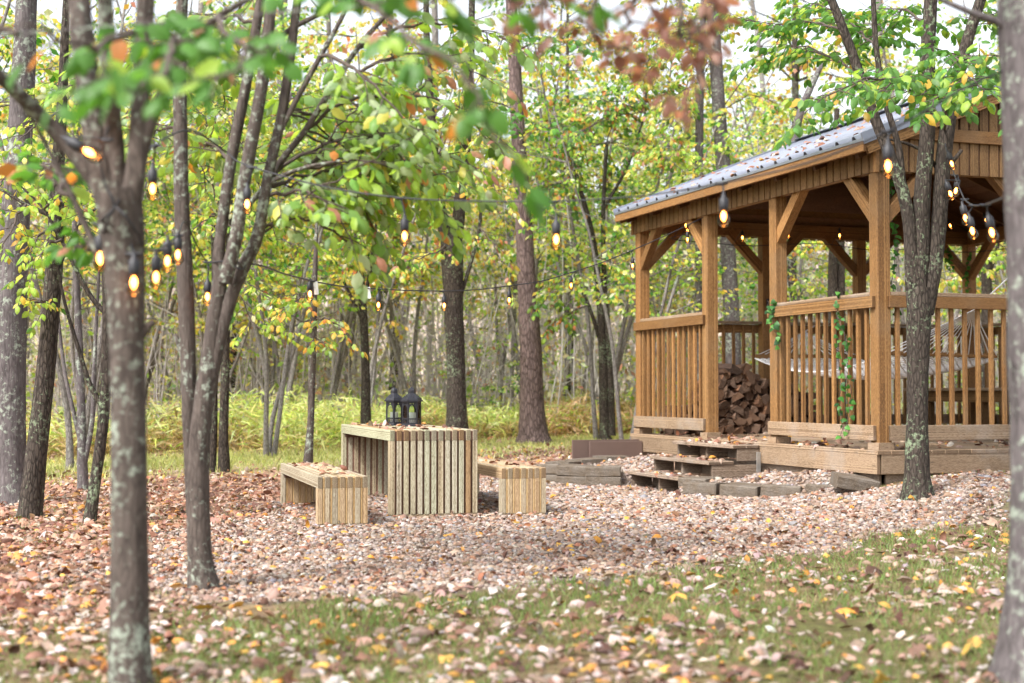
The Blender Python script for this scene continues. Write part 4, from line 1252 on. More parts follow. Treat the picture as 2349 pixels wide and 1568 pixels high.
def lantern(label, v, u, rot):
    x, y = tb(v, u)
    t = thing("lantern", label, "lantern", (x, y, 0.726), rot, "black lanterns on the table")
    t.scale = (1.06, 1.06, 1.22)
    ap = 0.071; rc = ap / math.cos(math.pi / 6)
    obj("base", loft("base", [hexring(rc + .010, 0), hexring(rc + .010, .008), hexring(rc + .004, .012), hexring(rc + .002, .016)], M["black_metal"]), t)
    for i in range(6):
        a = math.pi / 6 + i * math.pi / 3
        p = obj("side_panel", LPANEL, t, (ap * math.cos(a), ap * math.sin(a), .016), (0, 0, a + math.pi / 2))
        gme = box_mesh(0.062, 0.0015, 0.125, M["glass"], 0)
        obj("pane", gme, p, (0, 0.004, 0.092))
    lid = obj("lid", loft("lid", [hexring(rc + .016, .186), hexring(rc + .016, .196), hexring(rc + .008, .199), hexring(rc + .004, .212), hexring(.036, .246), hexring(.032, .250), hexring(.033, .252), hexring(.032, .272), hexring(.024, .285), hexring(.010, .293), hexring(.004, .297)], M["black_metal"]), t)
    # pierced rosettes on the lid's slopes
    for i in range(6):
        a = math.pi / 6 + i * math.pi / 3
        for q in range(6):
            b = q * math.pi / 3
            rad = 0.0665 - 0.012 * math.sin(b); tz = .229 + 0.0125 * math.sin(b) * 1.0
            off = 0.012 * math.cos(b)
            px_, py_ = rad * math.cos(a) - off * math.sin(a), rad * math.sin(a) + off * math.cos(a)
            if q in (0, 2, 3, 5): obj("pierced_hole", PH, lid, (px_ * 0.985, py_ * 0.985, tz), (0, R(38), a))
    W = Wood(np.random.default_rng(1))
    an = np.linspace(0, 2 * np.pi, 15)
    ring = np.stack([0.016 * np.sin(an), 0.010 * np.sin(an) * 0 + 0.006 * np.cos(an), .297 + .024 - .024 * np.cos(an)], 1)
    W.tube(ring, np.full(15, .0025), 5)
    obj("handle_ring", W.mesh("handle_ring", M["black_metal"]), t)
    cz = [hexring(.037, .018, n=18), hexring(.037, .098, n=18), hexring(.034, .104, n=18)]
    cz[1] = [(a, b, c + 0.006 * math.sin(3 * i / 18 * 2 * math.pi)) for i, (a, b, c) in enumerate(cz[1])]
    cd = obj("candle", loft("candle", cz + [hexring(.03, .096, n=18)], M["candle"], n=18), t)
    obj("wick", box_mesh(.003, .003, .014, M["black_rubber"], 0), cd, (0, 0, .102))
PH = loft("pierced_hole", [hexring(.004, -.001, n=6), hexring(.004, .001, n=6)], flat_mat("pierced_dark", (0.004, 0.004, 0.005), 0.9))
lantern("black hexagonal candle lantern nearer the table's front edge", 0.47, 1.30, R(10))
lantern("black hexagonal candle lantern partly hidden behind its twin", 0.38, 1.66, R(32))

# leaves lying on the table and benches
rg = np.random.default_rng(9)
P_ = []
for (v, u, wd, ln, z, n) in ((0, 0, .75, 2.4, .728, 75), (-.685, -.55, .395, 2.25, .386, 34), (.955, -.02, .395, 2.25, .401, 34)):
    for _ in range(n):
        vv, uu = v + rg.uniform(.03, wd - .03), u + rg.uniform(.05, ln - .05)
        x, y = tb(vv, uu); P_.append((x, y, z + .008))
n = len(P_)
o = obj("leaf_litter", scatter_mesh("leaf_litter", LEAF_HI_V, [LEAF_HI_T, LEAF_HI_Q], np.array(P_), frames(rg.normal(0, 1, (n, 3)) * [1, 1, .25], np.array([0, 0, 1.]) + rg.normal(0, .4, (n, 3))), rg.uniform(.045, .085, n), pick(rg, PAL_DEEP, n), M["litter"], rg.uniform(1, 3.5, n), smooth=True))
tag(o, "dry leaves lying on the table and bench tops", "leaf litter", kind="stuff")
tag(board("flat_slab", unproj(-30, 1213, 10.8) + Vector((0, 0, -.01)), unproj(28, 1213, 10.9) + Vector((0, 0, -.01)), 0.35, 0.05, M["dark_slab"]), "small dark flat slab at the picture edge on leaf litter", "slab")
# ================================================================== TREES
GREEN = (0.075, 0.20, 0.035); LIME = (0.29, 0.44, 0.07); YEL = (0.58, 0.55, 0.12); GOLD = (0.60, 0.40, 0.08); ORG = (0.50, 0.20, 0.06); PINK = (0.45, 0.22, 0.17); BRN = (0.22, 0.10, 0.06); SAGE = (0.24, 0.35, 0.17); PALE = (0.58, 0.60, 0.42)
PAL_DOG = [(SAGE, 4.5), ((.18, .33, .08), 2.0), (LIME, 4.5), ((.36, .44, .26), 2.0), (YEL, .6), (ORG, .3), (PINK, .4)]
PAL_LIME = [(LIME, 5), (GREEN, 1.5), (YEL, 2), (PALE, 1), (GOLD, .5), (ORG, .2)]
PAL_FRESH = [(GREEN, 5), ((0.11, 0.26, 0.06), 4), (LIME, 1), (GOLD, .35)]
PAL_MIX = [(LIME, 4), (YEL, 3), (GREEN, 1.3), (PALE, 1.5), (GOLD, 1.0), (ORG, .45), (PINK, .5)]
PAL_GOLD = [(YEL, 4), (GOLD, 2), (LIME, 2.5), (PALE, 1.5), (ORG, .6), (PINK, .8)]
PAL_RUST = [((0.20, 0.09, 0.07), 4), ((0.28, 0.145, 0.12), 4), ((0.36, 0.22, 0.19), 2.5), ((0.30, 0.12, 0.055), 1)]
PAL_PALE = [(PALE, 3), (LIME, 2), ((0.40, 0.30, 0.20), 1.5), (PINK, 1), (YEL, 1)]

def ptsd(lst, d0=None):
    return np.array([unproj(p[0], p[1], (p[2] if len(p) > 2 else d0)) for p in lst])

def stem_tube(W, lst, d0, ns=14, n=None, jit=0.045, flare=False):
    """lst rows: x, y, pixel width[, depth]"""
    P = np.array([[*unproj(r[0], r[1], r[3] if len(r) > 3 else d0), r[2] * (r[3] if len(r) > 3 else d0) / FPX / 2] for r in lst])
    L = np.linalg.norm(np.diff(P[:, :3], axis=0), axis=1).sum()
    n = n or max(8, min(60, int(L / 0.07)))
    Q = spline(P, n)
    W.tube(Q[:, :3], np.maximum(Q[:, 3], 0.003), ns, jit)

def hero(name, label, cat, base, mat, stems, sprays, pal, leaf=0.1, seed=1, group=None, leaf_objs=0, ns=14, tilt=0.8, crown_name="crown", lobed=False):
    rg = np.random.default_rng(seed)
    bx_, by_ = base
    t = thing(name, label, cat, (bx_, by_, float(ground_z(bx_, by_))), 0, group)
    inv = Matrix.Translation(t.location).inverted()
    W = Wood(rg)
    sprays = list(sprays)
    for s in stems:
        d0, rows = s[0], list(s[1])
        a, b = rows[-2], rows[-1]
        if b[1] < 20 and b[2] > 6:          # the stem leaves the picture: let it run out to a leafy tip above
            db = b[3] if len(b) > 3 else d0
            k = 1.9 * FPX / db / math.hypot(b[0] - a[0], b[1] - a[1])
            ux, uy = (b[0] - a[0]) * k, (b[1] - a[1]) * k
            for f, wf in ((.35, .62), (.7, .34), (1.0, .10)): rows.append((b[0] + ux * f + 12 * math.sin(9 * f + b[0]), b[1] + uy * f, b[2] * wf, db))
            tips = [(b[0] + ux * f, b[1] + uy * f, db) for f in (.75,)]
            q = 1.0 * FPX / db
            for j, tp in enumerate(tips):
                sg = 1 if (j + int(b[0])) % 2 else -1
                sprays.append(([tp, (tp[0] + sg * q * .4, tp[1] - q * .15, db + .2), (tp[0] + sg * q * .9, tp[1] - q * .1, db + .4 * sg)], dict(side_len=.45, gap=.13, start=.2)))
        stem_tube(W, rows, d0, ns)
    o = obj("trunk", W.mesh("trunk", mat), t); o.matrix_parent_inverse = inv
    if sprays:
        W2 = Wood(rg); Lv = Leaves()
        for sp_ in sprays:
            pts = ptsd(sp_[0]); kw = dict(r0=0.012, side_len=0.5, gap=0.09, leaf=leaf); kw.update(sp_[1] if len(sp_) > 1 else {})
            spray(rg, W2, Lv, pts, **kw)
        o = obj("twigs", W2.mesh("twigs", M["twig"]), t); o.matrix_parent_inverse = inv; o["kind"] = "stuff"
        p, a, s = Lv.arrays(); n = len(p)
        c = pick(rg, pal, n)
        nr = np.array([0, -0.5, 1.0]) + rg.normal(0, tilt, (n, 3))
        Fr = frames(a, nr); curl = rg.uniform(.3, 2.2, n)
        single = np.zeros(n, bool)
        if leaf_objs:
            # the leaves that show largest become parts of their own
            px = (p[:, 0] / p[:, 1]) * FPX + 1174.5; pz = 897 - (p[:, 2] - CAM_Z) / p[:, 1] * FPX
            vis = (px > -20) & (px < 2370) & (pz > -20) & (pz < 1580)
            od = np.argsort(np.where(vis, p[:, 1] / s, 1e9))[:min(leaf_objs, int(vis.sum()))]
            single[od] = True
            var = {}
            for i in od:
                key = int(rg.integers(4)), int(np.argmin([abs(c[i] - np.array(q[0])).sum() for q in pal]))
                if key not in var:
                    tv = LEAF_HI_V * np.array([1, rg.uniform(.9, 1.2), rg.uniform(.3, 2.2)])
                    var[key] = mesh_np("leaf", tv, [LEAF_HI_T, LEAF_HI_Q], cols=np.repeat(np.array(pal[key[1]][0])[None] * rg.uniform(.85, 1.15), 8, 0), smooth=True, mats=(M["leaf"],))
                lo = obj("leaf", var[key], t)
                lo.matrix_parent_inverse = inv
                lo.matrix_basis = Matrix.Translation(p[i].tolist()) @ Matrix(Fr[i].tolist()).transposed().to_4x4() @ Matrix.Scale(float(s[i]), 4)
        r_ = ~single
        if r_.sum():
            o = obj(crown_name, scatter_mesh(crown_name, LEAF_HI_V, [LEAF_HI_T, LEAF_HI_Q], p[r_], Fr[r_], s[r_], c[r_], M["leaf"], curl[r_], smooth=True), t)
            o.matrix_parent_inverse = inv; o["kind"] = "stuff"
    return t

def more(seed, n, starts, box, d0, dd, **kw):
    """n further boughs from the given points on a tree's stems out into a region of its crown"""
    r = random.Random(seed); out = []
    for _ in range(n):
        (sx, sy) = r.choice(starts)
        ex, ey = r.uniform(box[0], box[2]), r.uniform(box[1], box[3]); ed = d0 + r.uniform(-dd, dd)
        out.append(([(sx, sy, d0), ((2 * sx + ex) / 3, (2 * sy + ey) / 3 - 15, (2 * d0 + ed) / 3), ((sx + 2 * ex) / 3, (sy + 2 * ey) / 3 - 12, (d0 + 2 * ed) / 3), (ex, ey, ed)], dict(dict(side_len=.7, gap=.13, start=.3), **kw)))
    return out

def gpos(x, y_, d): p = unproj(x, y_, d); return (p.x, p.y)

# --- the near tree with lights wrapped round it
hero("dogwood_tree", "near grey trunk forking low, wrapped with glowing string lights", "tree", gpos(300, 1700, 5.0), M["bark_smooth"],
     [(5.0, [(303, 1760, 150), (300, 1640, 118), (297, 1500, 98), (297, 1300, 88), (297, 1100, 84), (294, 900, 82), (290, 720, 84), (283, 600, 92), (276, 500, 104), (268, 440, 100)]),
      (5.0, [(262, 500, 70), (232, 400, 62), (215, 290, 58), (200, 180, 56), (186, 60, 54), (176, -60, 50, 5.05), (160, -260, 42, 5.1)]),
      (5.0, [(268, 450, 50), (262, 330, 46), (250, 200, 40, 4.9), (243, 60, 36, 4.85), (238, -120, 32, 4.8)]),
      (5.0, [(293, 500, 56), (312, 400, 48), (320, 280, 44), (327, 140, 42), (333, 20, 40), (340, -160, 34)]),
      (5.0, [(298, 470, 40), (322, 370, 30), (350, 275, 27), (398, 155, 24), (436, 105, 21, 4.9), (500, 40, 18, 4.75), (600, -20, 14, 4.5)]),
      (5.0, [(255, 480, 44), (212, 405, 40), (125, 300, 36), (55, 228, 33, 4.9), (-20, 160, 30, 4.8), (-150, 60, 24, 4.7)]),
      (5.0, [(262, 640, 24), (222, 575, 18), (170, 460, 14), (128, 375, 11), (88, 300, 8), (50, 240, 6, 4.9)]),
      (5.0, [(322, 770, 26), (345, 745, 18), (352, 735, 14)])],
     [([(436, 105, 4.9), (330, 60, 4.2), (230, 110, 3.7), (120, 90, 3.4), (20, 60, 3.3)], dict(side_len=.26, gap=.17, lgap=.07)),
      ([(436, 105, 4.9), (400, 90, 4.0), (390, 150, 3.5), (300, 200, 3.3), (200, 190, 3.0)], dict(side_len=.22, gap=.15, lgap=.07)),
      ([(500, 40, 4.75), (520, 80, 4.1), (560, 140, 3.6), (480, 180, 3.4)], dict(side_len=.22, gap=.12, lgap=.06)),
      ([(600, -20, 4.5), (760, -30, 4.0), (880, 30, 3.6), (980, 110, 3.4), (1080, 200, 3.3), (1150, 330, 3.25)], dict(side_len=.20, gap=.12, start=.35, lgap=.06)),
      ([(600, -20, 4.5), (700, -60, 4.0), (900, -40, 3.6), (1100, -10, 3.4), (1250, 10, 3.4)], dict(side_len=.22, gap=.14, start=.3)),
      ([(170, 460, 5.0), (140, 420, 5.2), (120, 380, 5.6), (90, 390, 6.0)], dict(side_len=.3, gap=.1, leaf=.085)),
      ([(222, 575, 5.0), (200, 560, 5.3), (160, 570, 5.8)], dict(side_len=.25, gap=.12, leaf=.085)),
      ],
     [(GREEN, 5), ((0.095, 0.23, 0.05), 4), (LIME, .9), (ORG, .2), (PINK, .2)], 0.082, 11, leaf_objs=230)

# --- the second tree, many stems
_r = random.Random(6)
T2X = []
for _k in range(12):
    ex, ey = _r.uniform(680, 1090), _r.uniform(170, 590)
    if ex > 900 and ey > 480: ex -= 160
    ed = _r.uniform(7.2, 9.0)
    sx, sy = _r.choice([(700, 300), (626, 400), (614, 430), (590, 545), (760, 205), (700, 385), (648, 255)])
    T2X.append(([(sx, sy, 7.7), ((sx * 2 + ex) / 3, (sy * 2 + ey) / 3 - 25, (7.7 * 2 + ed) / 3), ((sx + 2 * ex) / 3, (sy + 2 * ey) / 3 - 20, (7.7 + 2 * ed) / 3), (ex, ey, ed)], dict(side_len=.38, gap=.075, start=.35, r0=.008)))

hero("dogwood_tree", "many-stemmed slender tree with pale green leaves, between near trunk and table", "tree", gpos(465, 1340, 7.6), M["bark_smooth"],
     [(7.6, [(470, 1375, 100), (466, 1345, 76), (458, 1280, 58), (455, 1150, 52), (457, 1020, 47), (470, 900, 44), (484, 800, 40), (498, 690, 36), (506, 620, 32)]),
      (7.7, [(448, 1180, 40), (440, 1050, 38), (434, 900, 38), (429, 760, 37), (424, 620, 36), (416, 450, 34), (414, 300, 32), (412, 150, 30), (418, 0, 27), (424, -150, 24)]),
      (7.6, [(505, 680, 32), (503, 575, 28), (530, 370, 26), (562, 210, 24), (590, 50, 22), (612, -100, 18)]),
      (7.5, [(515, 650, 34), (540, 550, 31), (563, 400, 30), (598, 210, 28), (620, 30, 26), (640, -140, 22)]),
      (7.6, [(462, 1000, 34), (480, 890, 34), (502, 780, 33), (530, 685, 32), (560, 610, 31), (590, 545, 28), (614, 410, 25), (648, 255, 23), (678, 40, 20), (695, -120, 17)]),
      (7.7, [(600, 500, 18), (626, 400, 17), (700, 300, 15), (760, 205, 14), (820, 112, 12), (900, 20, 10), (980, -60, 8)]),
      (7.6, [(545, 500, 14), (620, 420, 12), (700, 385, 9), (780, 370, 7)]),
      (7.6, [(618, 350, 14), (680, 230, 13), (735, 130, 12), (790, 30, 10), (830, -60, 8)]),
      (7.6, [(604, 170, 12), (640, 90, 12), (720, 40, 11), (820, 5, 9), (900, -10, 7)]),
      (7.7, [(430, 840, 20), (404, 775, 12), (398, 770, 9)])],
     [([(700, 300, 7.7), (800, 230, 7.8), (930, 215, 8.0), (1060, 260, 8.2), (1130, 330, 8.3)], dict(side_len=.55, gap=.07)),
      ([(626, 400, 7.7), (760, 330, 7.9), (900, 310, 8.2), (1020, 370, 8.5)], dict(side_len=.55, gap=.07)),
      ([(614, 430, 7.7), (720, 400, 7.9), (860, 395, 8.2), (980, 440, 8.4)], dict(side_len=.5, gap=.07)),
      ([(590, 545, 7.7), (680, 470, 7.8), (790, 455, 8.0), (900, 500, 8.2)], dict(side_len=.5, gap=.07)),
      ([(600, 520, 7.7), (690, 500, 7.8), (760, 530, 7.9), (830, 580, 8.0)], dict(side_len=.42, gap=.07)),
      ([(614, 450, 7.7), (700, 440, 7.6), (760, 480, 7.4), (800, 540, 7.4)], dict(side_len=.42, gap=.07)),
      ([(760, 205, 7.7), (880, 140, 7.9), (1000, 130, 8.2), (1100, 170, 8.4)], dict(side_len=.5, gap=.08)),
      ([(820, 112, 7.7), (930, 60, 7.8), (1050, 60, 8.1), (1160, 90, 8.4)], dict(side_len=.5, gap=.08)),
      ([(735, 130, 7.6), (820, 160, 7.4), (900, 250, 7.3), (960, 300, 7.3)], dict(side_len=.45, gap=.08)),
      ([(700, 385, 7.6), (800, 360, 8.4), (900, 370, 9.2), (1000, 400, 9.8)], dict(side_len=.6, gap=.08)),
      ([(648, 255, 7.7), (720, 260, 8.4), (800, 280, 9.0), (900, 290, 9.6)], dict(side_len=.6, gap=.08)),
      ([(412, 150, 7.7), (470, 140, 8.2), (520, 190, 8.8), (500, 260, 9.2)], dict(side_len=.4, gap=.1)),
      ([(412, 100, 7.7), (340, 120, 8.4), (250, 160, 9.0), (150, 200, 9.5)], dict(side_len=.5, gap=.09)),
      ([(416, 300, 7.7), (360, 300, 8.5), (300, 330, 9.2)], dict(side_len=.45, gap=.1)),
      ([(530, 370, 7.6), (480, 330, 8.4), (450, 350, 9.2), (470, 420, 9.8)], dict(side_len=.4, gap=.1)),
      ([(590, 50, 7.6), (500, 40, 8.2), (470, 60, 8.9)], dict(side_len=.45, gap=.1)),
      ] + T2X, PAL_DOG, 0.096, 12, leaf_objs=290, tilt=.55)

# --- the tree in front of the gazebo corner
hero("dogwood_tree", "dark lichened trunk splitting into several stems before the gazebo corner", "tree", gpos(2105, 1135, 12.0), M["bark_dark"],
     [(12.0, [(2107, 1180, 96), (2105, 1140, 74), (2104, 1090, 58), (2104, 960, 49), (2106, 820, 49), (2108, 720, 56), (2112, 660, 52)]),
      (12.0, [(2100, 760, 34), (2094, 640, 34), (2084, 500, 30), (2058, 400, 27), (2014, 290, 25), (1975, 180, 23), (1935, 70, 21), (1880, -60, 18)]),
      (12.0, [(2108, 720, 38), (2112, 600, 38), (2116, 450, 37), (2128, 290, 36), (2128, 120, 33), (2140, -60, 28)]),
      (12.0, [(2122, 720, 38), (2142, 620, 36), (2156, 480, 34), (2166, 350, 34), (2188, 210, 30), (2226, 70, 26), (2270, -60, 22)]),
      (12.0, [(2090, 560, 14), (2072, 440, 16), (2062, 340, 15), (2030, 230, 14), (2010, 110, 13), (2000, -40, 11)]),
      (12.0, [(2166, 390, 12), (2190, 365, 10), (2206, 345, 8)]),
      (12.1, [(2160, 400, 12), (2120, 350, 9), (2080, 330, 7), (2040, 320, 5)])],
     [([(2128, 260, 12), (2080, 200, 11), (2000, 180, 10), (1900, 220, 9.5), (1840, 270, 9.3)], dict(side_len=.5, gap=.085, start=.25)),
      ([(2128, 200, 12), (2100, 180, 11), (2040, 200, 10), (1970, 240, 9.7)], dict(side_len=.45, gap=.085, start=.25)),
      ([(2188, 210, 12), (2210, 180, 11), (2240, 190, 10), (2290, 230, 9.6)], dict(side_len=.45, gap=.08, start=.25)),
      ([(2166, 300, 12), (2170, 240, 11), (2160, 220, 10.2), (2130, 250, 9.8)], dict(side_len=.4, gap=.09, start=.3)),
      ([(2128, 120, 12), (2170, 130, 10.8), (2230, 140, 10), (2300, 130, 9.6)], dict(side_len=.5, gap=.085, start=.25)),
      ([(1975, 180, 12), (1900, 130, 12.5), (1820, 110, 13), (1740, 130, 13.4)], dict(side_len=.6, gap=.08)),
      ([(1935, 70, 12), (1860, 50, 12.6), (1780, 60, 13), (1700, 40, 13.4)], dict(side_len=.6, gap=.08)),
      ([(2010, 110, 12), (1960, 60, 12.8), (1900, 20, 13.4), (1830, 0, 14)], dict(side_len=.6, gap=.08)),
      ([(2128, 60, 12), (2080, 20, 12.6), (2040, 40, 13.2), (1990, 90, 13.6)], dict(side_len=.55, gap=.08)),
      ([(2226, 70, 12), (2260, 40, 12.4), (2320, 50, 12.8)], dict(side_len=.55, gap=.08)),
      ], [(GREEN, 4), ((0.12, 0.26, 0.07), 4), (LIME, 2), (GOLD, .5)], 0.10, 13, leaf_objs=200)

# --- the big trunk at the picture's edge, with a bough of rusty leaves
hero("oak_tree", "thick pale lichened trunk close by at the picture edge, with rusty leaves above", "tree", gpos(2370, 1620, 5.2), M["bark_grey"],
     [(5.2, [(2380, 1720, 330), (2376, 1600, 240), (2378, 1520, 190), (2386, 1400, 158), (2392, 1250, 145), (2392, 1000, 142), (2388, 800, 142), (2382, 600, 142), (2376, 400, 146), (2372, 200, 150), (2368, 0, 152), (2360, -250, 146), (2350, -600, 130), (2340, -1100, 110)]),
      (5.2, [(2380, -200, 50), (2200, -260, 42, 4.9), (1950, -230, 34, 4.6), (1700, -150, 26, 4.3), (1500, -70, 18, 4.1), (1350, -30, 12, 4.0), (1230, -20, 8, 3.9)]),
      (5.2, [(2350, 90, 22), (2290, 52, 18), (2230, 30, 14), (2170, 5, 11), (2090, -30, 8)])],
     [([(1600, -110, 4.2), (1560, 20, 4.1), (1570, 90, 4.05), (1610, 140, 4.0)], dict(side_len=.22, gap=.05, lgap=.04)),
      ([(1500, -70, 4.1), (1440, 30, 4.05), (1450, 120, 4.0), (1500, 190, 3.95)], dict(side_len=.22, gap=.05, lgap=.04)),
      ([(1400, -40, 4.0), (1350, 20, 4.0), (1350, 70, 3.9), (1400, 110, 3.9)], dict(side_len=.18, gap=.08, lgap=.05)),
      ([(1300, -25, 3.95), (1240, 10, 3.9), (1210, 40, 3.9)], dict(side_len=.16, gap=.08, lgap=.05)),
      ([(1640, -120, 4.25), (1640, 0, 4.2), (1600, 60, 4.1)], dict(side_len=.2, gap=.08, lgap=.05))],
     PAL_RUST, 0.058, 14, leaf_objs=220, ns=20, tilt=1.0)

# --- trunks beyond the table
def px_tree(label, d, mat, stems, sprays=(), pal=PAL_LIME, leaf=.1, seed=1, name="woodland_tree", group="single trees round the clearing"):
    b = stems[0][0]
    return hero(name, label, "tree", gpos(b[0], b[1], d), mat, [(d, s) for s in stems], list(sprays), pal, leaf, seed, group, ns=11)

px_tree("tall straight trunk with flaking plates and bare patches beyond the table", 24.5, M["bark_plate"],
        [[(1226, 1030, 110), (1225, 1012, 82), (1224, 985, 66), (1221, 920, 56), (1217, 800, 50), (1208, 640, 44), (1201, 500, 40), (1193, 380, 37), (1186, 260, 33), (1178, 100, 28), (1170, -60, 24), (1160, -300, 18), (1155, -600, 10)]],
        [([(1190, 330, 24.5), (1230, 300, 24), (1290, 290, 23.5)], dict(side_len=.9, gap=.2, r0=.02, leaf=.16, lgap=.12)), ([(1186, 260, 24.5), (1150, 240, 24), (1100, 230, 23.5)], dict(side_len=.9, gap=.2, r0=.02, leaf=.16, lgap=.12)),
         ([(1180, 120, 24.5), (1250, 90, 24), (1330, 110, 23)], dict(side_len=1., gap=.2, r0=.02, leaf=.16, lgap=.12))], PAL_FRESH, .16, 21, "plated_tree")
px_tree("forked dark trunk with moss standing right behind the table", 20.5, M["bark_dark"],
        [[(1048, 1000, 62), (1047, 975, 52), (1046, 900, 44), (1044, 800, 42), (1040, 700, 45), (1038, 600, 52), (1034, 550, 50)],
         [(1034, 580, 32), (1018, 520, 30), (1006, 470, 27), (996, 380, 23), (990, 280, 20), (980, 120, 16), (975, -60, 12)],
         [(1040, 580, 32), (1050, 520, 30), (1056, 450, 28), (1064, 370, 25), (1072, 280, 22), (1080, 120, 18), (1085, -60, 14)],
         [(1050, 700, 10), (1075, 620, 9), (1100, 520, 8), (1105, 420, 6)]],
        [([(996, 380, 20.5), (950, 420, 20), (900, 440, 19.5)], dict(side_len=.9, gap=.16, r0=.018)), ([(1064, 370, 20.5), (1110, 400, 20), (1150, 450, 19.5)], dict(side_len=.9, gap=.16, r0=.018)),
         ([(1034, 560, 20.5), (980, 590, 19.8), (930, 600, 19.2)], dict(side_len=.7, gap=.16, r0=.015)), ([(1100, 520, 20.5), (1130, 560, 20), (1160, 620, 19.8)], dict(side_len=.7, gap=.16, r0=.014))] + more(3, 12, [(990, 280), (996, 380), (1072, 280), (1080, 150), (980, 150)], (880, 40, 1190, 560), 20.5, 1.6), PAL_MIX, .115, 22)
px_tree("thin dark trunk forking upward behind the table's far corner", 22, M["bark_dark"],
        [[(840, 985, 30), (839, 960, 26), (838, 860, 20), (834, 740, 19), (828, 650, 17), (820, 560, 14), (812, 430, 11), (806, 250, 8)], [(834, 740, 10), (810, 690, 8), (785, 640, 6)], [(832, 700, 10), (850, 620, 9), (862, 520, 7), (870, 400, 5)]],
        [([(820, 560, 22), (860, 570, 21.5), (910, 600, 21)], dict(side_len=.8, gap=.16)), ([(812, 430, 22), (760, 440, 21.5), (700, 470, 21)], dict(side_len=.8, gap=.16)), ([(785, 640, 22), (740, 670, 21.6), (690, 690, 21)], dict(side_len=.8, gap=.16))] + more(2, 14, [(812, 430), (806, 300), (820, 540), (870, 420)], (640, 120, 1010, 640), 22, 1.8), PAL_LIME, .11, 23)
px_tree("slim pale sapling trunk left of the table with orange leaves low down", 16.5, M["bark_smooth"],
        [[(705, 1075, 28), (707, 1050, 22), (713, 960, 17), (716, 850, 17), (719, 740, 16), (721, 660, 14), (724, 580, 10), (728, 480, 7)]],
        [([(719, 740, 16.5), (740, 730, 16.2), (770, 745, 15.9), (800, 780, 15.7)], dict(side_len=.35, gap=.1)), ([(718, 800, 16.5), (730, 780, 16.1), (745, 790, 15.8)], dict(side_len=.25, gap=.1)), ([(721, 660, 16.5), (680, 690, 16), (640, 720, 15.6)], dict(side_len=.5, gap=.1))],
        [(GOLD, 3), (ORG, 1), (LIME, 3), (SAGE, 2)], .10, 24)
px_tree("broad grey trunk farthest to the side with loose bark and lichen", 13.3, M["bark_grey"],
        [[(28, 1190, 120), (25, 1150, 98), (22, 1080, 82), (20, 950, 76), (22, 800, 74), (28, 650, 70), (36, 500, 64), (44, 380, 58), (52, 200, 52), (60, 0, 46), (66, -200, 40)]],
        [([(50, 250, 13.3), (120, 200, 13), (200, 210, 12.5), (280, 240, 12)], dict(side_len=.6, gap=.1)), ([(44, 380, 13.3), (0, 420, 12.4), (-40, 480, 12)], dict(side_len=.5, gap=.1))], PAL_LIME, .1, 25)
px_tree("leaning mossy trunk beside the broad grey one", 11.8, M["bark_dark"],
        [[(58, 1215, 80), (66, 1188, 62), (78, 1100, 50), (95, 950, 44), (110, 800, 42), (122, 650, 40), (128, 520, 36), (132, 400, 30), (142, 250, 24), (150, 60, 18), (158, -120, 14)], [(128, 500, 12), (60, 470, 9), (10, 440, 6), (-30, 420, 4)], [(122, 640, 10), (180, 520, 8), (230, 470, 5)]],
        [([(60, 470, 11.6), (40, 500, 11.3), (10, 560, 11), (-10, 620, 10.9)], dict(side_len=.35, gap=.08)), ([(128, 520, 11.8), (90, 540, 11.4), (70, 590, 11.1), (60, 640, 11)], dict(side_len=.35, gap=.08)), ([(110, 700, 11.8), (90, 690, 11.4), (70, 700, 11.2)], dict(side_len=.25, gap=.08)),
         ([(142, 250, 11.8), (90, 280, 11.4), (40, 330, 11)], dict(side_len=.4, gap=.09)), ([(128, 460, 11.8), (170, 470, 11.5), (200, 520, 11.3)], dict(side_len=.3, gap=.1))], [(LIME, 5), (YEL, 1.5), (GREEN, 1), (GOLD, .7)], .085, 26)
px_tree("slender trunk with low side branch near the leaning mossy one", 11.3, M["bark_dark"],
        [[(203, 1225, 44), (206, 1200, 34), (216, 1120, 27), (230, 1020, 26), (240, 920, 25), (245, 800, 24), (246, 700, 22), (242, 620, 18)], [(238, 940, 14), (205, 880, 12), (180, 800, 10), (150, 700, 8), (130, 600, 6)], [(244, 720, 14), (215, 690, 12), (185, 640, 10), (140, 550, 8), (100, 480, 6), (40, 420, 4)], [(246, 710, 14), (262, 640, 11), (270, 560, 9)]],
        [([(140, 550, 11.3), (110, 560, 11.1), (80, 610, 10.9)], dict(side_len=.3, gap=.1)), ([(100, 480, 11.3), (150, 440, 11), (190, 450, 10.8)], dict(side_len=.3, gap=.1))], [(LIME, 5), (YEL, 1), (GOLD, .5)], .085, 27)
px_tree("multi-stemmed thin tree a step behind the slender trunk", 15.0, M["bark_grey"],
        [[(192, 1140, 34), (191, 1120, 27), (188, 1040, 22), (186, 930, 20), (182, 820, 18), (178, 700, 15), (172, 560, 12), (168, 400, 9)], [(188, 1030, 12), (165, 930, 10), (148, 850, 9), (135, 740, 7), (125, 620, 5)], [(195, 1060, 12), (212, 960, 11), (216, 850, 10), (222, 720, 8), (230, 580, 6)]],
        [([(172, 560, 15), (210, 540, 14.6), (250, 560, 14.2)], dict(side_len=.6, gap=.12)), ([(168, 420, 15), (130, 400, 14.6), (90, 420, 14.2)], dict(side_len=.6, gap=.12))], PAL_MIX, .1, 28)
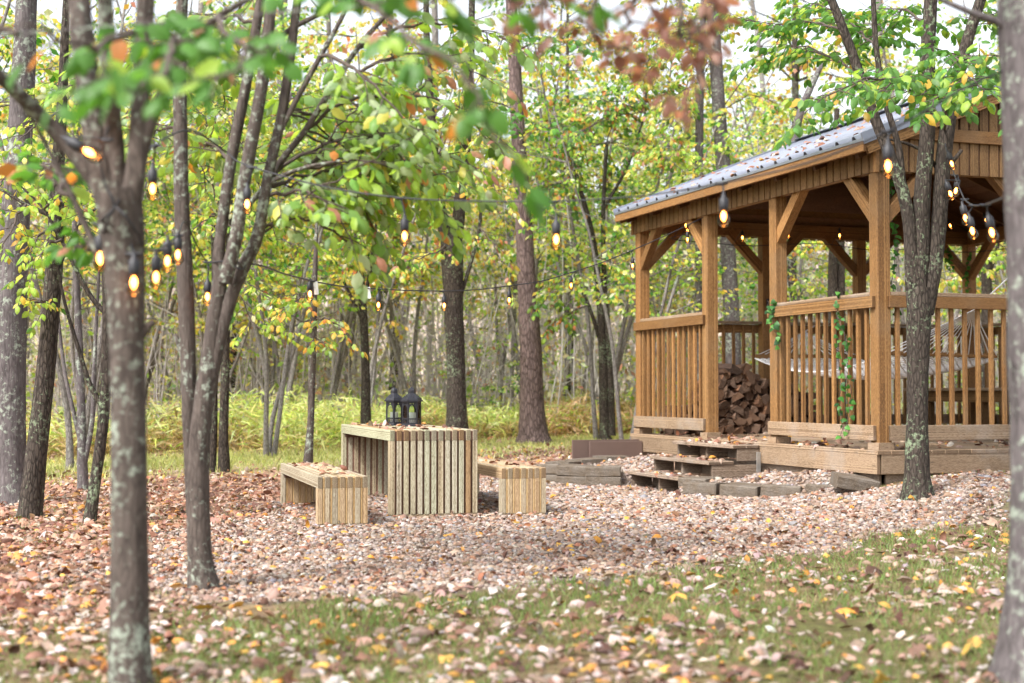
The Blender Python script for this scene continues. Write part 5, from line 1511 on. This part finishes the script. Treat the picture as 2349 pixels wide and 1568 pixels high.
px_tree("thin mossy trunk just behind the many-stemmed tree", 17.8, M["bark_dark"],
        [[(514, 1092, 34), (514, 1072, 26), (513, 1000, 22), (515, 900, 20), (518, 780, 18), (522, 640, 15), (528, 480, 12), (536, 300, 9)], [(486, 1110, 26), (487, 1080, 20), (490, 980, 18), (492, 860, 16), (494, 700, 13), (488, 540, 10)]],
        [([(522, 640, 17.8), (570, 650, 17.4), (620, 690, 17)], dict(side_len=.7, gap=.13)), ([(528, 480, 17.8), (480, 500, 17.3), (430, 540, 17)], dict(side_len=.7, gap=.13)), ([(522, 600, 17.8), (580, 740, 17.2), (640, 760, 17)], dict(side_len=.6, gap=.13))] + more(1, 16, [(528, 480), (536, 300), (532, 390), (488, 540)], (340, 120, 720, 560), 17.8, 1.5), PAL_LIME, .1, 29)
px_tree("slim twin trunk between the plated trunk and the gazebo", 25, M["bark_dark"],
        [[(1388, 1010, 32), (1387, 990, 25), (1385, 900, 21), (1381, 780, 19), (1374, 660, 17), (1358, 540, 14), (1330, 430, 11), (1300, 330, 8)], [(1402, 1000, 24), (1402, 980, 19), (1400, 880, 16), (1394, 760, 15), (1386, 640, 12), (1384, 480, 10), (1392, 330, 8)], [(1382, 800, 10), (1350, 700, 8), (1320, 640, 6)], [(1384, 480, 8), (1440, 380, 7), (1480, 260, 5)]],
        [([(1320, 640, 25), (1290, 650, 24.6), (1250, 690, 24)], dict(side_len=.8, gap=.16)), ([(1330, 430, 25), (1290, 420, 24.4), (1240, 440, 24)], dict(side_len=.9, gap=.16)), ([(1392, 330, 25), (1430, 330, 24.5), (1480, 360, 24)], dict(side_len=.9, gap=.16)), ([(1350, 700, 25), (1300, 720, 24.5), (1270, 740, 24)], dict(side_len=.7, gap=.16))] + more(4, 14, [(1330, 430), (1300, 330), (1392, 330), (1384, 480), (1480, 260)], (1210, 120, 1540, 560), 25, 1.6),
        [((0.09, 0.20, 0.04), 4), (LIME, 2), (ORG, .6), (BRN, .8)], .12, 30)
px_tree("tall straight grey trunk rising behind the gazebo roof", 24, M["bark_grey"],
        [[(1690, 1000, 46), (1682, 900, 40), (1680, 760, 37), (1672, 600, 36), (1662, 420, 34), (1650, 260, 32), (1641, 120, 30), (1634, 0, 28), (1628, -200, 24), (1622, -500, 16)], [(1608, 900, 24), (1606, 600, 22), (1604, 380, 20), (1606, 200, 18), (1612, 60, 15), (1618, -100, 10)]],
        [([(1650, 260, 24), (1720, 220, 23.6), (1790, 240, 23)], dict(side_len=1., gap=.18)), ([(1634, 30, 24), (1560, 60, 23.6), (1480, 90, 23)], dict(side_len=1., gap=.18)), ([(1606, 300, 24), (1550, 330, 23.6), (1490, 350, 23)], dict(side_len=1., gap=.18))] + more(5, 14, [(1650, 260), (1641, 120), (1634, 0), (1606, 200), (1612, 60)], (1440, -20, 1900, 330), 24, 1.8), PAL_MIX, .12, 31)
px_tree("double trunk seen through the gazebo behind its far railing", 24, M["bark_dark"],
        [[(1905, 1000, 30), (1908, 850, 26), (1910, 700, 24), (1912, 560, 22), (1916, 420, 18), (1920, 250, 12)], [(1930, 1000, 22), (1932, 800, 18), (1930, 600, 16), (1934, 400, 12)]],
        [([(1916, 420, 24), (1960, 560, 23.5), (2010, 600, 23)], dict(side_len=1., gap=.18)), ([(1912, 560, 24), (1860, 570, 23.5), (1820, 560, 23)], dict(side_len=1., gap=.18))], PAL_MIX, .12, 32)
px_tree("mossy trunk seen past the gazebo's far corner post", 22.5, M["bark_dark"],
        [[(2262, 1000, 30), (2263, 850, 27), (2264, 700, 25), (2262, 580, 24), (2258, 440, 20), (2250, 250, 14)], [(2266, 640, 10), (2290, 560, 8), (2310, 480, 6)]],
        [([(2262, 600, 22.5), (2220, 620, 22), (2180, 640, 21.6)], dict(side_len=.8, gap=.18)), ([(2290, 560, 22.5), (2320, 580, 22), (2340, 620, 21.6)], dict(side_len=.8, gap=.18))], PAL_LIME, .12, 33)
px_tree("crooked dead limb leaning above the gazebo roof", 22, M["bark_grey"],
        [[(1760, 980, 26), (1775, 700, 22), (1800, 450, 20), (1822, 330, 20), (1836, 260, 18), (1860, 200, 16), (1880, 160, 12), (1886, 146, 8)]], [], PAL_LIME, .1, 34)

# ---------------------------------------------------------------- woodland: templates copied as individuals
def gen_tree(seed, H, r0, nst, cz0, reach, nbr, leaf, pal, mat, dens=1.0, lean=.12):
    rg = np.random.default_rng(seed)
    W = Wood(rg); Lv = Leaves()
    for s in range(nst):
        a = rg.uniform(0, 6.28)
        d = np.array([math.cos(a) * lean * (1 if nst > 1 else .35), math.sin(a) * lean * (1 if nst > 1 else .35), 1.0])
        pts = [np.array([math.cos(a), math.sin(a), 0]) * (0.07 * (nst > 1))]
        pts[0] = pts[0] + np.array([0, 0, -0.15])
        h = H * rg.uniform(.8, 1.05); k = 9
        for i in range(k):
            d = unit(d + rg.normal(0, .055, 3) * [1, 1, 0])
            pts.append(pts[-1] + d * h / k)
        P = spline(np.array(pts), 26)
        rad = r0 * (0.9 if nst > 1 else 1) * np.linspace(1, .18, 26) ** .8
        rad[0] *= 1.5; rad[1] *= 1.15
        W.tube(P, rad, 8, .05)
        for b in range(nbr):
            f = rg.uniform(cz0 / H, .97)
            i = int(f * 25); q = P[i]
            an = rg.uniform(0, 6.28)
            dd = np.array([math.cos(an), math.sin(an), rg.uniform(.25, .9)])
            L = reach * rg.uniform(.5, 1.1) * (1.15 - .6 * f)
            p2 = [q]
            for j in range(4):
                dd = unit(dd + rg.normal(0, .15, 3) + np.array([0, 0, -.06]))
                p2.append(p2[-1] + dd * L / 4)
            p2 = np.array(p2)
            W.tube(p2, np.linspace(max(.006, rad[i] * .45), .004, 5), 4)
            m = int(9 * dens)
            for j in range(m):
                ff = rg.uniform(.3, 1) * 4; i0 = min(int(ff), 3)
                qq = p2[i0] + (p2[i0 + 1] - p2[i0]) * (ff - i0)
                a2 = rg.uniform(0, 6.28)
                twig(rg, W, Lv, qq, np.array([math.cos(a2), math.sin(a2), rg.normal(.05, .25)]) + .6 * dd, L * rg.uniform(.25, .5), .004, leaf, .3, gap=leaf * .85, ns=3)
    p = np.array(Lv.p)
    return W.mesh("trunk", mat), Lv.mesh("crown", rg, pal, M["leaf_far"], hi=False), len(p)

TPL = [
    ("understory_tree", "lime-green multi-stemmed tree in the wood behind", gen_tree(101, 7.8, .05, 3, 2.6, 2.0, 15, .12, PAL_LIME, M["bark_far"])),
    ("understory_tree", "yellow-green slender tree in the wood behind", gen_tree(102, 8.8, .055, 2, 3.0, 2.3, 21, .12, PAL_MIX, M["bark_far"])),
    ("understory_tree", "small golden tree in the wood behind", gen_tree(103, 7.0, .045, 2, 2.6, 1.9, 19, .12, PAL_GOLD, M["bark_far"])),
    ("understory_tree", "thin fresh-green tree in the wood behind", gen_tree(104, 9.5, .06, 2, 3.4, 2.4, 20, .125, [(GREEN, 3), (LIME, 3), (YEL, 1)], M["bark_far"])),
    ("woodland_tree", "tall bare-stemmed tree in the wood behind", gen_tree(105, 15, .15, 1, 6.5, 2.6, 17, .17, PAL_MIX, M["bark_far"])),
    ("woodland_tree", "tall dark-trunked golden tree in the wood behind", gen_tree(106, 14, .12, 1, 5.5, 2.4, 17, .17, PAL_GOLD, M["bark_dark"])),
    ("sapling", "leggy pale sapling in the wood behind", gen_tree(107, 4.6, .03, 3, 1.0, 1.1, 10, .10, PAL_PALE, M["bark_far"], .8)),
    ("shrub", "twiggy low shrub in the wood behind", gen_tree(108, 2.6, .02, 5, .4, .9, 7, .09, [(LIME, 3), (PALE, 2), (GREEN, 1.5), (YEL, 1)], M["bark_far"], .8, .3)),
]
GRP = {"understory_tree": "understory trees", "woodland_tree": "tall trees", "sapling": "saplings", "shrub": "shrubs"}
ZONES = [(-10, "beyond the broad grey trunk"), (160, "behind the mossy leaning trunk"), (400, "behind the forked near trunk"), (640, "behind the many-stemmed tree"), (790, "behind the slim sapling"), (960, "above the lanterns"),
         (1120, "behind the mossy forked trunk"), (1300, "behind the plated trunk"), (1480, "beside the gazebo"), (1800, "behind the firewood bay"), (2060, "behind the corner post"), (2300, "behind the corner tree"), (1e9, "past the edge trunk")]
rw = np.random.default_rng(2024)
placed = []
def plant(ti, x, y, s):
    nm, lab, (tm, cm, _) = TPL[ti]
    zone = next(z for lim, z in ZONES if x / y * FPX + 1174.5 < lim)
    tier = "at the wood's edge" if y < 30 else ("in the wood" if y < 42 else "far up the wooded slope")
    lab = f"{lab.replace(' in the wood behind', '').replace(' at the wood' + chr(39) + 's edge', '')}, {tier}, {zone}"
    t = thing(nm, lab, "shrub" if nm == "shrub" else "tree", (x, y, float(ground_z(x, y)) - .03), rw.uniform(0, 6.28), GRP[nm] if TPL[ti][1] else None)
    t["group"] = GRP[nm] + f" {tier}, {zone}"
    t.scale = (s, s, s * rw.uniform(.9, 1.12))
    obj("trunk", tm, t); c_ = obj("crown", cm, t); c_["kind"] = "stuff"
def scatter_trees(n, y0, y1, kinds, probs, mind, smin=.8, smax=1.2, marg=1.25, xlim=None):
    k = tries = 0
    while k < n and tries < 4000:
        tries += 1
        y = y0 + (y1 - y0) * rw.random()
        x = rw.uniform(-1, 1) * (.36 * marg * y + .5)
        if xlim and not (xlim[0] < x < xlim[1]): continue
        w, t = to_wt(x, y)
        if -1.5 < w < 6.6 and -1.5 < t < 7.0: continue
        if any((x - a) ** 2 + (y - b) ** 2 < mind ** 2 for a, b in placed): continue
        placed.append((x, y)); k += 1
        plant(int(rw.choice(kinds, p=probs)), x, y, rw.uniform(smin, smax))
scatter_trees(27, 25, 31, [0, 1, 2, 3], [.33, .32, .2, .15], 1.45, .85, 1.2)
scatter_trees(40, 29, 41, [0, 1, 2, 3, 4, 5], [.22, .22, .16, .15, .15, .10], 1.6)
scatter_trees(30, 38, 60, [0, 1, 2, 3, 4, 5], [.15, .15, .2, .1, .22, .18], 1.9, .9, 1.5)
scatter_trees(34, 26, 40, [6, 7], [.6, .4], 1.0)
# trees close beyond the frame on both sides that hang leaves into it
plant(0, -6.6, 15.5, 1.0); plant(1, -5.6, 18.2, .95); plant(0, -3.6, 21.0, .9); plant(3, -8.2, 20.5, 1.0); plant(2, 8.6, 22.6, 1.0); plant(0, 1.9, 23.6, .9)

# ---------------------------------------------------------------- thicket of thin stems and the bank of cane grass (uncountable)
rg = np.random.default_rng(31)
W = Wood(rg)
for i in range(2300):
    y = 27.5 + 24 * rg.random() ** 1.2; x = rg.uniform(-1, 1) * (.46 * y)
    z = float(ground_z(x, y)); h = rg.uniform(2.0, 6.5); d = np.array([rg.normal(0, .16), rg.normal(0, .1), 1.0])
    P = [np.array([x, y, z - .1])]
    for j in range(5):
        d = unit(d + rg.normal(0, .09, 3) * [1, 1, 0]); P.append(P[-1] + d * h / 5)
    r0 = rg.uniform(.007, .022)
    W.tube(np.array(P), np.linspace(r0, r0 * .3, 6), 4)
    for b in range(4):
        j = int(rg.integers(1, 5)); dd = np.array([rg.normal(0, .8), rg.normal(0, .5), rg.uniform(.3, 1)])
        q = P[j]; dd = unit(dd); L = h * rg.uniform(.12, .3)
        W.tube(np.array([q, q + dd * L * .5, q + dd * L + [0, 0, L * .1]]), [r0 * .5, r0 * .35, r0 * .15], 3)
tag(obj("thicket", W.mesh("thicket", flat_mat("thicket_stem", (0.44, 0.41, 0.395), .9, var=.5, scale=3, spec=.15))), "dense thicket of thin grey stems deep in the wood", "thicket", kind="stuff")

n = 62000
y_ = 27.5 + 24 * rg.random(n); x_ = rg.uniform(-1, 1, n) * .46 * y_
z_ = ground_z(x_, y_) + rg.gamma(2.0, .9, n)
keep = vnoise(x_, z_ * 1.0, 1.6, 9) * .6 + rg.random(n) * .6 > .48
P_ = np.stack([x_, y_, z_], 1)[keep]; n = len(P_)
o = obj("undergrowth", scatter_mesh("undergrowth", LEAF_LO_V, [LEAF_LO_Q], P_, frames(rg.normal(0, 1, (n, 3)) + [0, 0, -.5], np.array([0, -.4, 1]) + rg.normal(0, .8, (n, 3))), rg.uniform(.08, .17, n), pick(rg, [(PALE, 3), (LIME, 3), ((.50, .42, .28), 2), (PINK, 1.2), (YEL, 1.4), (SAGE, 1)], n), M["leaf_far"]))
tag(o, "sparse pale leaves of the undergrowth among the thin stems", "undergrowth", kind="stuff")

CANE_V = np.array([(0, 0, 0), (.35, .065, .03), (1, 0, -.16), (.35, -.065, .03)]); CANE_Q = np.array([(0, 3, 2, 1)])
def cane(n, yc, spread, h0, h1, pal_top, pal_low, label, xr=(-10.5, 11), seed=3, shift=0.0):
    rg = np.random.default_rng(seed)
    x = rg.uniform(*xr, n); y = yc(x) + rg.normal(0, spread, n)
    w, t = to_wt(x, y)
    k = ~((w > -.9) & (w < 6.0) & (t > -1) & (t < 6.6)); x, y = x[k], y[k]; n = len(x)
    hh = h0 + (h1 - h0) * vnoise(x, y, 1.1, 2) * (0.6 + .7 * vnoise(x, y, .35, 4))
    f = rg.random(n) ** .8
    z = ground_z(x, y) + hh * f
    top = rg.random(n) < sst(f + 1.1 * (vnoise(x, y, 1.8, 6) - .5), .22, .6)
    c = np.where(top[:, None], pick(rg, pal_top, n), pick(rg, pal_low, n))
    a = np.stack([rg.normal(0, .8, n), rg.normal(0, .8, n), rg.normal(.15, .5, n)], 1)
    me = scatter_mesh("cane", CANE_V, [CANE_Q], np.stack([x, y, z], 1), frames(a, np.array([0, -.3, 1]) + rg.normal(0, .6, (n, 3))), rg.uniform(.14, .30, n), c, M["leaf_far"], rg.uniform(.5, 2.5, n))
    tag(obj("cane_grass", me), label, "cane grass", kind="stuff")
TAN = (.48, .34, .20); STRAW = (.56, .45, .28)
cane(36000, lambda x: np.minimum(27.6 + .95 * x, 30.5) + .6 * np.sin(x * .8), .95, .22, .92, [((.52, .58, .20), 4), ((.64, .66, .34), 4), ((.32, .42, .11), 1.5), (STRAW, 1.8)], [(TAN, 3), (STRAW, 2), ((.30, .20, .12), 2), ((.25, .33, .08), 1)], "bank of bright yellow-green cane grass at the wood's edge")
cane(9000, lambda x: np.minimum(27.4 + .95 * x, 30), .9, .3, .85, [(STRAW, 3), (TAN, 3), (LIME, 1)], [(TAN, 3), ((.34, .22, .14), 2)], "dry tan cane grass beside the plated trunk", xr=(.6, 4.5), seed=5)
# ================================================================== STRING LIGHTS
N = NT("bulb_filament")
em = N.n("Emission"); em.inputs["Color"].default_value = (1.0, 0.36, 0.07, 1); em.inputs["Strength"].default_value = 8.0
N.l(em.outputs[0], N.out.inputs["Surface"]); M["glow"] = N.m
N = NT("bulb_glass")
fres = N.n("Fresnel"); fres.inputs["IOR"].default_value = 1.35
tr_ = N.n("BsdfTransparent"); tr_.inputs["Color"].default_value = (1.0, 0.84, 0.64, 1); gl_ = N.n("BsdfGlossy"); gl_.inputs["Roughness"].default_value = 0.05
ms_ = N.n("MixShader"); N.l(fres.outputs[0], ms_.inputs[0]); N.l(tr_.outputs[0], ms_.inputs[1]); N.l(gl_.outputs[0], ms_.inputs[2]); N.l(ms_.outputs[0], N.out.inputs["Surface"])
M["bulb_glass"] = N.m
def lathe(name, prof, m, n=14):
    V, F = [], []
    for r, z in prof:
        for i in range(n): V.append((r * math.cos(2 * math.pi * i / n), r * math.sin(2 * math.pi * i / n), z))
    for k in range(len(prof) - 1):
        for i in range(n): F.append((k * n + (i + 1) % n, k * n + i, (k + 1) * n + i, (k + 1) * n + (i + 1) % n))
    me = bpy.data.meshes.new(name); me.from_pydata(V, [], F); me.materials.append(m)
    me.polygons.foreach_set("use_smooth", [True] * len(F))
    return me
SOCK = lathe("socket", [(.004, .085), (.007, .075), (.010, .060), (.020, .050), (.021, .020), (.019, .004), (.016, 0), (.001, 0)], M["black_rubber"])
BULB = lathe("bulb", [(.013, .002), (.015, -.008), (.023, -.024), (.027, -.042), (.024, -.058), (.014, -.069), (.001, -.073)], M["bulb_glass"])
FIL = lathe("filament", [(.002, -.002), (.008, -.009), (.0115, -.020), (.0105, -.031), (.006, -.041), (.001, -.046)], M["glow"], 10)
def string(label, cords, bulbs, anchor=None, tags=(), extra=()):
    """cords: lists of (x,y,d) wires; bulbs: (x, y, d, drop, tiltdeg) position of the glowing centre"""
    p0 = unproj(*cords[0][0]) if not isinstance(cords[0][0], Vector) else cords[0][0]
    t = thing("string_light", label, "string light", p0, 0, "string lights over the clearing")
    inv = Matrix.Translation(p0).inverted()
    rg = np.random.default_rng(3)
    W = Wood(rg)
    allp = []
    for c in cords:
        P = np.array([p if isinstance(p, Vector) else unproj(*p) for p in c])
        Q = spline(P, max(12, 6 * len(P))); allp.append(Q)
        W.tube(Q, np.full(len(Q), .0058 if P[:, 1].mean() > 9 else .0042), 6)
    allp = np.vstack(allp)
    for b in bulbs:
        x, y, d, drop, tilt = (*b, 0, 0)[:5] if len(b) < 5 else b
        c = unproj(x, y, d)
        Mx = Matrix.Translation(c) @ Matrix.Rotation(R(tilt), 4, 'Y') @ Matrix.Translation((0, 0, .030))
        s = obj("socket", SOCK, t); s.matrix_parent_inverse = inv; s.matrix_basis = Mx
        bb = obj("bulb", BULB, s); ff = obj("filament", FIL, s)
        top = Mx @ Vector((0, 0, .08)); tp = np.array(top)
        dd = np.hypot(allp[:, 0] - tp[0], allp[:, 1] - tp[1]) + .6 * np.abs(allp[:, 2] - tp[2]) + 2.0 * (allp[:, 2] < tp[2] - .02)
        q = allp[int(np.argmin(dd))]
        if np.linalg.norm(q - tp) < .45:
            W.tube(np.array([tp, (tp + q) / 2 + [.004, 0, 0], q]), [.0045] * 3, 5)
            W.tube(np.array([q - [.028, 0, 0], q - [.01, 0, .004], q + [.01, 0, -.004], q + [.028, 0, 0]]), [.0045, .008, .008, .0045], 6)
    o = obj("cord", W.mesh("cord", M["black_rubber"]), t); o.matrix_parent_inverse = inv
    for (x, y, d) in tags:
        o = board("paper_tag", unproj(x - 5, y, d), unproj(x + 5, y - 1, d), .002, .09, M["paper"], t); o.matrix_parent_inverse = inv
    return t

# near strand: from the edge trunk across to the forked near tree
string("near blurred light strand sagging from the edge trunk to the forked trunk",
       [[(2330, 150, 5.15), (2200, 210, 5.35), (2040, 300, 5.6), (1850, 375, 5.85), (1660, 420, 6.1), (1470, 450, 6.3), (1276, 462, 6.5), (1100, 462, 6.65), (928, 455, 6.8), (750, 430, 6.95), (567, 380, 7.1), (520, 350, 7.2)],
        [(520, 350, 7.2), (440, 300, 6.7), (360, 330, 5.9), (300, 400, 5.1), (268, 470, 4.9)]],
       [(1660, 500, 6.1, .04), (2037, 385, 5.6, .02), (1276, 553, 6.5, .06), (928, 545, 6.8, .06), (567, 472, 7.1, .06), (350, 437, 5.9, .06)])
# strand wound round the near trunk and on to the many-stemmed tree
string("light strand wound round the forked near trunk and on to the next tree",
       [[(250, 290, 4.82), (232, 360, 4.85), (240, 420, 4.86), (262, 472, 4.86), (234, 505, 4.93), (225, 520, 5.05)], [(262, 472, 4.86), (290, 500, 4.85), (318, 540, 4.9), (332, 570, 5.02)],
        [(268, 470, 4.86), (250, 500, 4.88), (236, 540, 4.95), (232, 560, 4.97)], [(300, 560, 4.88), (308, 590, 4.88), (310, 615, 4.88)],
        [(332, 570, 5.02), (360, 575, 5.6), (384, 560, 6.1), (408, 540, 6.6), (424, 510, 7.2), (450, 560, 7.5), (475, 600, 7.6), (512, 600, 7.52), (545, 604, 7.5)]],
       [(208, 352, 4.8, 0, -60), (230, 597, 4.97, .01), (307, 653, 4.87, .01), (384, 603, 6.1, .06), (358, 640, 5.7, .1), (408, 588, 6.6, .1), (476, 684, 7.6, .15)])
# far strand: from the many-stemmed tree to the gazebo
string("thin light strand from the many-stemmed tree over the table to the gazebo post",
       [[(543, 602, 7.55), (600, 610, 8.2), (650, 628, 8.9), (715, 645, 9.7), (790, 658, 10.5), (866, 663, 11.3), (940, 667, 12.0), (1018, 668, 12.7), (1095, 665, 13.3), (1168, 656, 13.9), (1240, 646, 14.5), (1310, 626, 15.0), (1380, 603, 15.5), (1452, 574, 15.9), (1540, 535, 16.3), (1612, 500, 16.6)],
        [(530, 600, 7.5), (540, 612, 7.48), (556, 618, 7.5), (566, 606, 7.6)]],
       [(711, 677, 9.7, .0), (868, 702, 11.3, .02), (1019, 703, 12.7, .02), (1168, 690, 13.9, .02), (1310, 656, 15.0, .02), (1451, 611, 15.9, .02), (1577, 551, 16.5, 0)],
       tags=((725, 662, 9.7), (845, 673, 11.1)))
# under the gazebo roof
def LV(w, t, z): return Vector(wt3(w, t, z))
string("light strand strung under the roof beams inside the gazebo",
       [[LV(.12, 3.4, 3.05), LV(.15, 4.4, 3.0), LV(.3, 5.2, 3.02), LV(.9, 5.33, 3.0), LV(1.5, 5.33, 2.98), LV(2.1, 5.33, 3.02), LV(2.7, 5.33, 3.04), LV(3.4, 5.33, 2.98), LV(4.2, 5.33, 3.02), LV(4.9, 5.3, 3.0), LV(4.93, 4.2, 2.97), LV(4.93, 3.0, 3.0), LV(4.93, 1.6, 3.0)]],
       [(1573, 519, 18.0, 0), (1577, 531, 18.3, 0), (1703, 547, 18.4, .03), (1808, 541, 18.8, .03), (1926, 542, 19.0, .05), (2180, 519, 18.9, .02, -20), (2262, 507, 18.0, .02, -20), (2068, 437, 14.2, .0)])
# bunch of bulbs between the stem by the gazebo and the edge trunk
string("bunched light strand looping from the corner tree to the edge trunk",
       [[(2168, 330, 11.8), (2172, 350, 11.2), (2185, 390, 10.4), (2200, 430, 9.6), (2213, 458, 8.8), (2232, 471, 8.0), (2252, 471, 7.2), (2272, 466, 6.4), (2300, 455, 5.6), (2318, 448, 5.3)]],
       [(2184, 378, 10.6, .0, -18), (2181, 447, 9.9, .05, -20), (2215, 503, 8.8, .08, -12), (2231, 533, 8.0, .12, -12), (2276, 537, 6.9, .14, -12), (2192, 440, 10.2, 0, 10)])
